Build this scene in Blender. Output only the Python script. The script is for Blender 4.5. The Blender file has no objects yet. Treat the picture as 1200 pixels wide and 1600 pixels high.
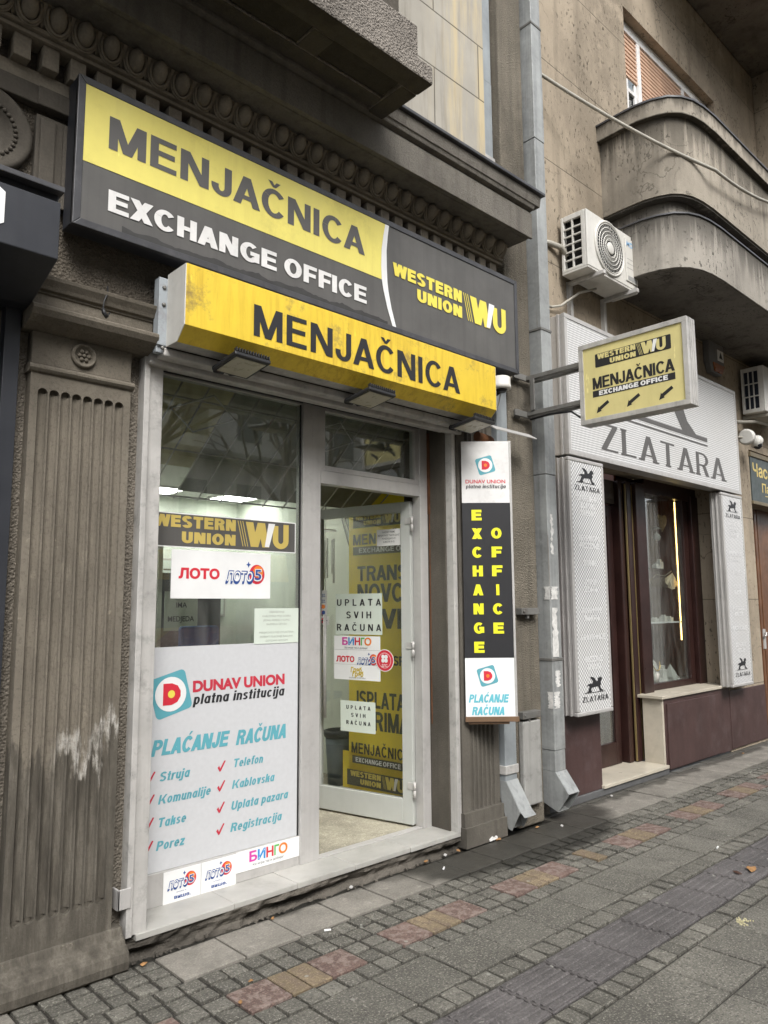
import bpy, math, random
from mathutils import Vector, noise
random.seed(7)
SC = bpy.context.scene
COL = SC.collection
rad = math.radians

# ------------------------------------------------------------------ camera
CAM_H = 1.62
cd = bpy.data.cameras.new("camera"); cam = bpy.data.objects.new("camera", cd); COL.objects.link(cam)
yaw, pitch, roll = rad(43.345), rad(7.152), rad(-0.355)
fw = Vector((math.sin(yaw)*math.cos(pitch), math.cos(yaw)*math.cos(pitch), math.sin(pitch)))
rt = Vector((math.cos(yaw), -math.sin(yaw), 0)); up = rt.cross(fw)
r2 = rt*math.cos(roll) + up*math.sin(roll); u2 = -rt*math.sin(roll) + up*math.cos(roll)
from mathutils import Matrix
M = Matrix(((r2.x, u2.x, -fw.x, 0), (r2.y, u2.y, -fw.y, 0), (r2.z, u2.z, -fw.z, CAM_H), (0, 0, 0, 1)))
cam.matrix_world = M
cd.sensor_fit = 'VERTICAL'; cd.sensor_height = 24.0; cd.lens = 24.0*1173.67/1600.0
cd.clip_start = 0.05; cd.clip_end = 2000
SC.camera = cam

# ------------------------------------------------------------------ world, sun, exposure
wd = bpy.data.worlds.new("World"); SC.world = wd; wd.use_nodes = True
nt = wd.node_tree; bg = nt.nodes['Background']
sky = nt.nodes.new('ShaderNodeTexSky'); sky.sky_type = 'NISHITA'; sky.sun_disc = False
sun_dir = Vector((-0.30, -0.62, 0.72)).normalized()
sky.sun_elevation = math.asin(sun_dir.z); sky.sun_rotation = math.atan2(sun_dir.x, sun_dir.y) % (2*math.pi)
sky.dust_density = 3.0; sky.ozone_density = 1.0
hs = nt.nodes.new('ShaderNodeHueSaturation'); hs.inputs['Saturation'].default_value = 0.24
nt.links.new(sky.outputs[0], hs.inputs['Color']); nt.links.new(hs.outputs[0], bg.inputs['Color'])
bg.inputs['Strength'].default_value = 0.15
sd = bpy.data.lights.new("sun", 'SUN'); sd.energy = 1.2; sd.angle = rad(24); sd.color = (1.0, 0.98, 0.95)
so = bpy.data.objects.new("sun", sd); COL.objects.link(so)
so.rotation_euler = (-sun_dir).to_track_quat('-Z', 'Y').to_euler(); so.location = (0, -10, 20)
SC.view_settings.view_transform = 'Standard'; SC.view_settings.look = 'None'
SC.view_settings.exposure = 1.12; SC.view_settings.gamma = 1.0; SC.view_settings.use_curve_mapping = False
SC.cycles.max_bounces = 8; SC.cycles.transparent_max_bounces = 16
SC.cycles.use_denoising = True
SC.cycles.caustics_reflective = False; SC.cycles.caustics_refractive = False

# ------------------------------------------------------------------ object helpers
def tag(o, label=None, cat=None, group=None, kind=None):
    if label: o['label'] = label
    if cat: o['category'] = cat
    if group: o['group'] = group
    if kind: o['kind'] = kind
    return o
def thing(name, label, cat, loc=(0, 0, 0), group=None):
    o = bpy.data.objects.new(name, None); COL.objects.link(o); o.location = loc
    o.empty_display_size = 0.1
    return tag(o, label, cat, group)
def root_loc(o):
    v = Vector((0, 0, 0))
    while o is not None:
        v += o.location; o = o.parent
    return v
def dup(o, delta, label=None, parent=None):
    c = o.copy(); COL.objects.link(c)
    if parent is not None:
        c.parent = parent
    else:
        c.location = Vector(o.location) + Vector(delta)
        if label: c['label'] = label
    for ch in o.children:
        dup(ch, (0, 0, 0), None, c)
    return c
X, Y, Z = Vector((1, 0, 0)), Vector((0, 1, 0)), Vector((0, 0, 1))

class MB:
    def __init__(s): s.v = []; s.f = []; s.m = []; s.cur = 0; s.sm = []; s.smooth = False
    def mat(s, i): s.cur = i; return s
    def face(s, idx):
        s.f.append(tuple(idx)); s.m.append(s.cur); s.sm.append(s.smooth)
    def poly(s, pts):
        b = len(s.v); s.v += [Vector(p) for p in pts]; s.face(range(b, b+len(pts))); return s
    def box(s, x0, x1, y0, y1, z0, z1):
        if x0 > x1: x0, x1 = x1, x0
        if y0 > y1: y0, y1 = y1, y0
        if z0 > z1: z0, z1 = z1, z0
        b = len(s.v)
        s.v += [Vector(p) for p in ((x0,y0,z0),(x1,y0,z0),(x1,y1,z0),(x0,y1,z0),(x0,y0,z1),(x1,y0,z1),(x1,y1,z1),(x0,y1,z1))]
        for q in ((0,3,2,1),(4,5,6,7),(0,1,5,4),(1,2,6,5),(2,3,7,6),(3,0,4,7)): s.face([b+i for i in q])
        return s
    def obox(s, O, A, B, Cc):          # oriented box: origin and three edge vectors (right handed A,B,C)
        O, A, B, Cc = Vector(O), Vector(A), Vector(B), Vector(Cc)
        if A.cross(B).dot(Cc) < 0: A, B = B, A
        b = len(s.v)
        s.v += [O, O+A, O+A+B, O+B, O+Cc, O+A+Cc, O+A+B+Cc, O+B+Cc]
        for q in ((0,3,2,1),(4,5,6,7),(0,1,5,4),(1,2,6,5),(2,3,7,6),(3,0,4,7)): s.face([b+i for i in q])
        return s
    def prism(s, pts, ext):            # polygon (3D pts) extruded by vector
        ext = Vector(ext); P = [Vector(p) for p in pts]; n = len(P)
        nrm = Vector((0, 0, 0))
        for i in range(n): nrm += P[i].cross(P[(i+1) % n])
        if nrm.dot(ext) > 0: P.reverse()
        b = len(s.v); s.v += P + [p+ext for p in P]
        s.face(range(b, b+n)); s.face([b+n+i for i in reversed(range(n))])
        for i in range(n):
            j = (i+1) % n
            s.face((b+j, b+i, b+n+i, b+n+j))
        return s
    def profx(s, prof, x0, x1):        # profile in (y,z) extruded along x
        return s.prism([(x0, y, z) for y, z in prof], (x1-x0, 0, 0))
    def profz(s, prof, z0, z1):        # plan in (x,y) extruded along z
        return s.prism([(x, y, z0) for x, y in prof], (0, 0, z1-z0))
    def tube(s, path, r, n=8, cap=True):
        P = [Vector(p) for p in path]; rings = []
        old = s.smooth; s.smooth = True
        for i, p in enumerate(P):
            t = (P[min(i+1, len(P)-1)]-P[max(i-1, 0)]).normalized()
            a = t.orthogonal().normalized() if i == 0 else (rings_a - t*rings_a.dot(t)).normalized()
            rings_a = a; bb = t.cross(a)
            rr = r[i] if isinstance(r, (list, tuple)) else r
            b = len(s.v)
            s.v += [p + (a*math.cos(2*math.pi*k/n)+bb*math.sin(2*math.pi*k/n))*rr for k in range(n)]
            rings.append(b)
        for i in range(len(P)-1):
            for k in range(n):
                k2 = (k+1) % n
                s.face((rings[i]+k, rings[i]+k2, rings[i+1]+k2, rings[i+1]+k))
        s.smooth = old
        if cap:
            s.face([rings[0]+k for k in reversed(range(n))]); s.face([rings[-1]+k for k in range(n)])
        return s
    def lathe(s, O, axis, prof, n=24):  # prof: (radius, height along axis)
        O, ax = Vector(O), Vector(axis).normalized(); a = ax.orthogonal().normalized(); b_ = ax.cross(a)
        old = s.smooth; s.smooth = True; rings = []
        for rr, h in prof:
            b = len(s.v); rings.append(b)
            s.v += [O+ax*h+(a*math.cos(2*math.pi*k/n)+b_*math.sin(2*math.pi*k/n))*max(rr, 1e-4) for k in range(n)]
        for i in range(len(prof)-1):
            for k in range(n):
                k2 = (k+1) % n
                s.face((rings[i]+k, rings[i]+k2, rings[i+1]+k2, rings[i+1]+k))
        s.smooth = old
        s.face([rings[0]+k for k in reversed(range(n))]); s.face([rings[-1]+k for k in range(n)])
        return s
    def sheet2d(s, polys, O, R, U, off=0.0, step=0.00012):   # polys: list of 2D polygons laid on a plane, each a hair further out
        O, R, U = Vector(O), Vector(R), Vector(U); N = R.cross(U).normalized()
        for i, p in enumerate(polys):
            ar = sum(p[k][0]*p[(k+1) % len(p)][1]-p[(k+1) % len(p)][0]*p[k][1] for k in range(len(p)))
            if ar < 0: p = list(reversed(p))
            s.poly([O+R*u+U*v+N*(off+step*(i % 8)) for u, v in p])
        return s
    def build(s, name, mats, parent=None, bevel=0.0, seg=2, label=None):
        L = root_loc(parent)
        me = bpy.data.meshes.new(name); me.from_pydata([v-L for v in s.v], [], s.f)
        if not isinstance(mats, (list, tuple)): mats = [mats]
        for m in mats: me.materials.append(m)
        me.polygons.foreach_set('material_index', s.m); me.polygons.foreach_set('use_smooth', s.sm)
        me.update()
        o = bpy.data.objects.new(name, me); COL.objects.link(o); o.parent = parent
        if bevel:
            b = o.modifiers.new('edge', 'BEVEL'); b.width = bevel; b.segments = seg; b.limit_method = 'ANGLE'; b.angle_limit = rad(40)
            b.harden_normals = False
        if label: o['label'] = label
        return o
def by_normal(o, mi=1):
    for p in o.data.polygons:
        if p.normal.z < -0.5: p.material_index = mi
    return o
def single(name, mb, mats, label, cat, group=None, bevel=0.0, kind=None):
    return tag(mb.build(name, mats, None, bevel), label, cat, group, kind)

# ------------------------------------------------------------------ materials
def lin(c):
    return tuple(((x/12.92) if x <= 0.04045 else ((x+0.055)/1.055)**2.4) for x in c)
class NT:
    def __init__(s, name):
        s.m = bpy.data.materials.new(name); s.m.use_nodes = True; s.t = s.m.node_tree
        s.p = s.t.nodes['Principled BSDF']; s.out = s.t.nodes['Material Output']
        s.geo = s.t.nodes.new('ShaderNodeNewGeometry')
        tc = s.t.nodes.new('ShaderNodeTexCoord'); s.oc = tc.outputs['Object']
        s.pos = s.geo.outputs['Position']
    def n(s, t): return s.t.nodes.new(t)
    def l(s, a, b): s.t.links.new(a, b)
    def val(s, x, sock):
        if hasattr(x, 'is_output') or isinstance(x, bpy.types.NodeSocket): s.l(x, sock)
        else: sock.default_value = x
    def math(s, op, a, b=0.0, clamp=False):
        n = s.n('ShaderNodeMath'); n.operation = op; n.use_clamp = clamp
        s.val(a, n.inputs[0]); s.val(b, n.inputs[1]); return n.outputs[0]
    def noise(s, scale, vec=None, detail=4, rough=0.55, mapping=None):
        n = s.n('ShaderNodeTexNoise'); n.inputs['Scale'].default_value = scale; n.inputs['Detail'].default_value = detail
        n.inputs['Roughness'].default_value = rough
        v = vec or s.pos
        if mapping:
            mp = s.n('ShaderNodeMapping'); mp.inputs['Scale'].default_value = mapping; s.l(v, mp.inputs[0]); v = mp.outputs[0]
        s.l(v, n.inputs['Vector']); return n.outputs['Fac']
    def ramp(s, fac, stops):
        n = s.n('ShaderNodeValToRGB'); cr = n.color_ramp
        while len(cr.elements) > 1: cr.elements.remove(cr.elements[-1])
        for i, (p, c) in enumerate(stops):
            e = cr.elements[0] if i == 0 else cr.elements.new(p)
            e.position = p; e.color = (*c, 1) if len(c) == 3 else c
        s.l(fac, n.inputs[0]); return n.outputs[0]
    def mapr(s, v, a, b, c=0.0, d=1.0):
        n = s.n('ShaderNodeMapRange'); n.inputs[1].default_value = a; n.inputs[2].default_value = b
        n.inputs[3].default_value = c; n.inputs[4].default_value = d; s.l(v, n.inputs[0]); return n.outputs[0]
    def mix(s, fac, a, b, mode='MIX'):
        n = s.n('ShaderNodeMix'); n.data_type = 'RGBA'; n.blend_type = mode
        s.val(fac, n.inputs['Factor'])
        for x, k in ((a, 6), (b, 7)):
            if isinstance(x, tuple): n.inputs[k].default_value = (*x, 1) if len(x) == 3 else x
            else: s.l(x, n.inputs[k])
        return n.outputs[2]
    def bump(s, h, strength=0.3, dist=0.01):
        n = s.n('ShaderNodeBump'); n.inputs['Strength'].default_value = strength; n.inputs['Distance'].default_value = dist
        s.l(h, n.inputs['Height'])
        if getattr(s, 'lastb', None): s.l(s.lastb, n.inputs['Normal'])
        s.lastb = n.outputs[0]; s.l(n.outputs[0], s.p.inputs['Normal']); return n.outputs[0]
    def color(s, c): s.val(c if not isinstance(c, tuple) else (*c, 1), s.p.inputs['Base Color'])
    def setp(s, rough=0.6, metal=0.0, spec=0.4):
        s.val(rough, s.p.inputs['Roughness']); s.val(metal, s.p.inputs['Metallic'])
        s.p.inputs['Specular IOR Level'].default_value = spec
    def xyz(s):
        n = s.n('ShaderNodeSeparateXYZ'); s.l(s.pos, n.inputs[0]); return n.outputs
def sc(c, k): return tuple(min(1, x*k) for x in c)

def plain(name, c, rough=0.5, metal=0.0, var=0.12, vs=6.0, bump=0.0, bs=60.0, streak=0.0, dirt=0.0, dirtc=(0.03, 0.027, 0.022), spec=0.4):
    t = NT(name)
    col = t.ramp(t.noise(vs, detail=6), [(0.3, sc(c, 1-var)), (0.7, sc(c, 1+var))])
    if streak:
        st = t.noise(1.0, mapping=(22, 22, 0.9), detail=5)
        col = t.mix(t.math('MULTIPLY', t.mapr(st, 0.45, 0.75), streak, True), col, sc(c, 0.45), 'MIX')
    if dirt:
        dm = t.mapr(t.noise(vs*2.3, detail=8, rough=0.7), 0.52, 0.72)
        col = t.mix(t.math('MULTIPLY', dm, dirt, True), col, dirtc)
    t.color(col); t.setp(t.mapr(t.noise(vs*3), 0.2, 0.8, max(0.02, rough-0.1), min(1, rough+0.1)), metal, spec)
    if bump: t.bump(t.noise(bs, detail=8, rough=0.65), bump, 0.01)
    return t.m

MT = {}
def flat(name, c, rough=0.5, **k):
    if name not in MT: MT[name] = plain(name, c, rough, var=k.pop('var', 0.06), **k)
    return MT[name]

def stone(name, c, bump=0.5, bs=45, soot=0.4, streak=0.35, coarse=False):
    t = NT(name)
    col = t.ramp(t.noise(1.6, detail=8, rough=0.65), [(0.25, sc(c, 0.68)), (0.5, c), (0.75, sc(c, 1.3))])
    fine = t.noise(90, detail=3)
    col = t.mix(t.mapr(fine, 0.35, 0.65, 0.0, 0.35), col, sc(c, 0.6))
    so_ = t.mapr(t.noise(0.9, detail=9, rough=0.7, mapping=(1, 1, 0.55)), 0.5, 0.66)
    col = t.mix(t.math('MULTIPLY', so_, soot, True), col, sc(c, 0.3))
    st = t.mapr(t.noise(1.0, mapping=(16, 16, 0.5), detail=5), 0.5, 0.72)
    col = t.mix(t.math('MULTIPLY', st, streak, True), col, sc(c, 0.42))
    lt = t.mapr(t.noise(5, detail=8, rough=0.75), 0.66, 0.74)
    col = t.mix(t.math('MULTIPLY', lt, 0.35, True), col, sc(c, 1.8))
    t.color(col); t.setp(0.9, 0, 0.15)
    if coarse:
        v = t.n('ShaderNodeTexVoronoi'); v.inputs['Scale'].default_value = bs; t.l(t.pos, v.inputs['Vector'])
        t.bump(v.outputs['Distance'], bump, 0.02)
    t.bump(t.noise(bs, detail=8, rough=0.7), bump, 0.012)
    return t.m
STONE = stone("grey_brown_stone", (0.150, 0.136, 0.114), 0.4, 60, soot=0.6, streak=0.45)
STONE_LIT = stone("brightened_stone", (0.26, 0.228, 0.18), 0.3, 60, soot=0.35, streak=0.3)  # tan stone, albedo raised in place of missing bounce light under the cornice
CORN = stone("rough_cornice_stone", (0.195, 0.18, 0.155), 1.0, 90, soot=0.7, streak=0.5)
STONE_DK = stone("sooty_stone", (0.118, 0.105, 0.087), 0.3, 60, soot=0.6)
ROUGH = stone("rough_render", (0.22, 0.195, 0.16), 0.6, 85, coarse=True)
SPECK = stone("speckled_grey_render", (0.125, 0.112, 0.092), 0.5, 120, soot=0.5, streak=0.3)
ROUGH_DK = stone("rough_dark_render", (0.125, 0.108, 0.086), 0.6, 75, coarse=True)
BALC = stone("weathered_balcony_stone", (0.30, 0.27, 0.235), 0.8, 75, soot=0.8, streak=0.5, coarse=True)
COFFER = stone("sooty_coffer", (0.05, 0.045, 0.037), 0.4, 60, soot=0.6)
CONC = stone("bare_concrete", (0.27, 0.24, 0.19), 0.8, 130, soot=0.75, streak=0.6, coarse=True)
BROKEN = stone("broken_concrete", (0.125, 0.112, 0.094), 1.0, 45, soot=0.7, streak=0.1)

def pilaster_mat():
    t = NT("stained_fluted_stone"); c = (0.185, 0.163, 0.130)
    col = t.ramp(t.noise(2.0, detail=8, rough=0.6), [(0.25, sc(c, 0.72)), (0.75, sc(c, 1.22))])
    st = t.mapr(t.noise(1.0, mapping=(7, 7, 1.9), detail=10, rough=0.72), 0.47, 0.64)
    col = t.mix(t.math('MULTIPLY', st, 0.42, True), col, sc(c, 0.45))
    st2 = t.mapr(t.noise(1.0, mapping=(16, 16, 3.5), detail=10, rough=0.78), 0.57, 0.65)
    col = t.mix(t.math('MULTIPLY', st2, 0.4, True), col, sc(c, 1.6))
    o = t.xyz()
    zz = t.math('ADD', o[2], t.math('MULTIPLY', t.math('SUBTRACT', t.noise(4, mapping=(2.2, 2.2, 0.45), detail=8, rough=0.7), 0.5), 0.95))
    low = t.mapr(zz, 1.01, 0.94)                    # rising damp: dark below a ragged tide line
    edge = t.math('MULTIPLY', t.mapr(zz, 1.065, 1.0), t.math('SUBTRACT', 1.0, low), True)
    patch = t.math('MULTIPLY', edge, t.math('MULTIPLY', t.mapr(o[0], 1.27, 1.34), t.mapr(t.noise(14, mapping=(2, 2, .5), detail=6), 0.35, 0.55)), True)
    col = t.mix(t.math('MULTIPLY', low, 0.85, True), col, t.ramp(t.noise(6, mapping=(3, 3, .5), detail=10, rough=.7), [(0.34, (0.040, 0.036, 0.030)), (0.5, (0.082, 0.074, 0.061)), (0.68, (0.16, 0.145, 0.12))]))
    col = t.mix(t.math('MULTIPLY', patch, 0.9, True), col, (0.5, 0.48, 0.44))
    up_ = t.mapr(o[2], 2.3, 2.9)
    col = t.mix(t.math('MULTIPLY', up_, t.mapr(t.noise(3, detail=6), 0.3, 0.7), True), col, sc(c, 0.6))
    lt = t.mapr(t.noise(9, detail=8, rough=0.75), 0.64, 0.70)
    col = t.mix(t.math('MULTIPLY', lt, 0.5, True), col, sc(c, 2.2))
    gr = t.noise(75, detail=4, rough=.7)
    col = t.mix(t.mapr(gr, .52, .64, 0, .45), col, sc(c, .4))
    t.color(col); t.setp(0.9, 0, 0.15)
    t.bump(t.noise(60, detail=8, rough=0.7), 0.4, 0.01)
    return t.m
PIL = pilaster_mat()

def ashlar_mat():
    t = NT("pale_ashlar"); c = (0.36, 0.338, 0.292)
    cmb = t.n('ShaderNodeCombineXYZ'); o = t.xyz(); t.l(t.math('ADD', o[0], t.math('MULTIPLY', o[1], 1.0)), cmb.inputs[0]); t.l(o[2], cmb.inputs[1])
    b = t.n('ShaderNodeTexBrick'); t.l(cmb.outputs[0], b.inputs['Vector']); b.inputs['Scale'].default_value = 1.0
    b.inputs['Brick Width'].default_value = 1.05; b.inputs['Row Height'].default_value = 0.47; b.inputs['Mortar Size'].default_value = 0.006
    b.inputs['Mortar Smooth'].default_value = 0.1
    col = t.ramp(t.noise(1.1, detail=8, rough=0.6), [(0.25, sc(c, 0.74)), (0.75, sc(c, 1.2))])
    st = t.mapr(t.noise(1.0, mapping=(6, 6, 0.5), detail=9, rough=0.7), 0.46, 0.62)
    col = t.mix(t.math('MULTIPLY', t.math('MULTIPLY', st, t.mapr(o[0], 3.7, 4.1)), 0.75, True), col, (0.55, 0.45, 0.27))
    st2 = t.mapr(t.noise(1.0, mapping=(8, 8, 0.5), detail=9, rough=0.72), 0.52, 0.7)
    col = t.mix(t.math('MULTIPLY', st2, 0.5, True), col, (0.13, 0.11, 0.085))
    col = t.mix(t.math('MULTIPLY', b.outputs['Fac'], 0.8), col, (0.08, 0.07, 0.055))
    t.color(col); t.setp(0.9, 0, 0.15)
    t.bump(t.math('MULTIPLY', b.outputs['Fac'], -1.0), 0.6, 0.01)
    t.bump(t.noise(70, detail=6), 0.25, 0.006)
    return t.m
ASHLAR = ashlar_mat()

def plaster_mat(name, c, groove=True, stain=0.5, drips=()):
    t = NT(name)
    col = t.ramp(t.noise(0.9, detail=9, rough=0.65), [(0.25, sc(c, 0.72)), (0.75, sc(c, 1.22))])
    pit = t.mapr(t.noise(38, mapping=(1, 1, 0.45), detail=4, rough=0.55), 0.605, 0.65)      # short dark scratches of the combed render
    dens = t.mapr(t.noise(1.7, detail=5), 0.36, 0.58, 0.12, 1.0)
    pitm = t.math('MULTIPLY', pit, dens, True)
    col = t.mix(t.math('MULTIPLY', pitm, 0.85, True), col, sc(c, 0.2))
    st = t.mapr(t.noise(1.0, mapping=(7, 7, 0.5), detail=6), 0.52, 0.74)
    col = t.mix(t.math('MULTIPLY', st, stain, True), col, sc(c, 0.4))
    big = t.mapr(t.noise(0.55, detail=9, rough=0.72, mapping=(1, 1, .7)), 0.49, 0.62)
    col = t.mix(t.math('MULTIPLY', big, 0.55, True), col, sc(c, 0.45))
    pale = t.mapr(t.noise(1.3, detail=9, rough=0.7), 0.58, 0.66)
    col = t.mix(t.math('MULTIPLY', pale, 0.4, True), col, sc(c, 1.45))
    wv = t.n('ShaderNodeTexVoronoi'); wv.feature = 'DISTANCE_TO_EDGE'; wv.inputs['Scale'].default_value = .75
    dis = t.n('ShaderNodeVectorMath'); dis.operation = 'ADD'; nzc = t.n('ShaderNodeTexNoise'); nzc.inputs['Scale'].default_value = 2.5; nzc.inputs['Detail'].default_value = 6; t.l(t.pos, nzc.inputs['Vector'])
    vs_ = t.n('ShaderNodeVectorMath'); vs_.operation = 'SCALE'; vs_.inputs['Scale'].default_value = .9; t.l(nzc.outputs['Color'], vs_.inputs[0]); t.l(t.pos, dis.inputs[0]); t.l(vs_.outputs[0], dis.inputs[1]); t.l(dis.outputs[0], wv.inputs['Vector'])
    crk = t.math('MULTIPLY', t.mapr(wv.outputs['Distance'], .006, .002), t.mapr(t.noise(.8), .48, .56), True)      # hairline cracks
    col = t.mix(t.math('MULTIPLY', crk, .7), col, sc(c, .25))
    for zt, ln in drips:                              # rain streaks hanging from the ledge above
        oz = t.xyz()[2]; fall = t.math('MULTIPLY', t.mapr(oz, zt-ln, zt), t.mapr(oz, zt+.02, zt+.01))
        dn = t.math('ADD', t.mapr(t.noise(1.0, mapping=(9, 9, .22), detail=8, rough=.7), 0.40, 0.62), t.math('SUBTRACT', fall, 0.75))
        dm = t.math('MULTIPLY', t.mapr(dn, -0.08, 0.4), fall, True)
        col = t.mix(t.math('MULTIPLY', dm, 0.95, True), col, sc(c, 0.2))
    if groove:
        o = t.xyz()
        fz = t.math('ABSOLUTE', t.math('SUBTRACT', t.math('FRACT', t.math('DIVIDE', t.math('ADD', o[2], -0.19), 0.99)), 0.5))
        g = t.mapr(fz, 0.006, 0.003)
        col = t.mix(t.math('MULTIPLY', g, 0.75, True), col, sc(c, 0.3))
        t.bump(t.math('MULTIPLY', g, -1.0), 0.5, 0.01)
    t.color(col); t.setp(0.93, 0, 0.12)
    t.bump(t.math('MULTIPLY', pitm, -1.0), 0.7, 0.008); t.bump(t.noise(60, detail=7, rough=0.7), 0.4, 0.008)
    return t.m
PLASTER = plaster_mat("combed_plaster", (0.345, 0.29, 0.22))
PLASTER_G = plaster_mat("grey_combed_plaster", (0.33, 0.305, 0.265), False, 0.6, ((5.195, .42), (5.41, .2)))
PLASTER_B = plaster_mat("balcony_plaster", (0.345, 0.308, 0.252), False, 0.7, ((6.19, .55), (6.36, .16)))
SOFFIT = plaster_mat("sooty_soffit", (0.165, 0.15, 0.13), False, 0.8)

def tile_mat(name, c, var=0.25, bump=0.5, wet=True, speck=0.5, c2=None):
    t = NT(name)
    ri = t.geo.outputs['Random Per Island']
    col = t.ramp(ri, [(0.0, sc(c, 1-var)), (1.0, sc(c, 1+var))])
    col = t.mix(t.mapr(t.noise(3.2, detail=9, rough=0.75), 0.38, 0.62, 0.0, 0.75), col, sc(c, 0.52))
    col = t.mix(t.mapr(t.noise(11, detail=9, rough=0.75), 0.55, 0.68, 0.0, 0.5), col, sc(c, 1.7))
    if c2: col = t.mix(t.mapr(t.noise(22, detail=5, rough=0.6), 0.47, 0.56), col, c2)
    sp = t.noise(105, detail=3, rough=0.7)
    col = t.mix(t.mapr(sp, 0.53, 0.66, 0.0, speck), col, sc(c, 2.3))
    sp2 = t.noise(70, detail=4, rough=0.75)
    col = t.mix(t.mapr(sp2, 0.51, 0.63, 0.0, speck), col, sc(c, 0.36))
    v = t.n('ShaderNodeTexVoronoi'); v.voronoi_dimensions = '2D'; v.inputs['Scale'].default_value = 3.6; t.l(t.pos, v.inputs['Vector'])
    spot = t.mapr(t.math('ADD', v.outputs['Distance'], t.math('MULTIPLY', t.noise(60), 0.02)), 0.052, 0.035)
    rare = t.n('ShaderNodeSeparateColor'); t.l(v.outputs['Color'], rare.inputs[0])
    spot = t.math('MULTIPLY', spot, t.math('GREATER_THAN', rare.outputs[0], 0.72))
    col = t.mix(t.math('MULTIPLY', spot, 0.75, True), col, (0.30, 0.295, 0.26))       # trodden chewing gum
    rough = t.mapr(t.noise(5, detail=6), 0.3, 0.7, 0.62, 0.9)
    if wet:
        o = t.xyz()
        dx = t.math('DIVIDE', t.math('SUBTRACT', o[0], 4.45), 1.15); dy = t.math('DIVIDE', t.math('SUBTRACT', o[1], 3.45), 0.52)
        d = t.math('ADD', t.math('POWER', dx, 2.0), t.math('POWER', dy, 2.0))
        d = t.math('ADD', d, t.math('MULTIPLY', t.math('SUBTRACT', t.noise(3.5, detail=7), 0.5), 1.1))
        wetm = t.mapr(d, 1.15, 0.8)
        d2 = t.math('ADD', t.math('MULTIPLY', t.math('SUBTRACT', 3.5, o[1]), 4.0), t.math('MULTIPLY', t.math('SUBTRACT', t.noise(5, detail=7), 0.5), 1.2))
        wetm = t.math('MAXIMUM', wetm, t.math('MULTIPLY', t.mapr(d2, 0.3, 0.1), 0.8))
        col = t.mix(t.math('MULTIPLY', wetm, 0.85, True), col, (0.024, 0.023, 0.019))
        rough = t.math('SUBTRACT', rough, t.math('MULTIPLY', wetm, 0.3))
    t.color(col); t.setp(rough, 0, 0.3)
    t.bump(t.noise(85, detail=5, rough=0.75), bump, 0.008)
    t.bump(t.noise(14, detail=5, rough=0.6), 0.25, 0.012)
    return t.m
T_SLAB = tile_mat("smooth_concrete_slab", (0.235, 0.218, 0.188), 0.10, 0.25, speck=0.25)
T_BIG = tile_mat("exposed_aggregate_slab", (0.152, 0.144, 0.122), 0.22, 0.9, speck=0.85)
T_SETT = tile_mat("granite_sett", (0.152, 0.144, 0.122), 0.32, 0.9, speck=0.75)
T_RED = tile_mat("red_paver", (0.155, 0.105, 0.088), 0.22, 0.6, speck=0.45, c2=(0.22, 0.172, 0.148), wet=False)
T_YEL = tile_mat("ochre_paver", (0.225, 0.175, 0.112), 0.18, 0.6, speck=0.45, c2=(0.155, 0.118, 0.085), wet=False)
T_TACT = tile_mat("tactile_paver", (0.112, 0.103, 0.100), 0.16, 0.6, speck=0.5)
JOINT = tile_mat("joint_dirt", (0.050, 0.046, 0.039), 0.0, 1.0, speck=0.8)
ASPH = tile_mat("asphalt", (0.075, 0.074, 0.07), 0.0, 0.8, wet=False, speck=0.6)

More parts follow.
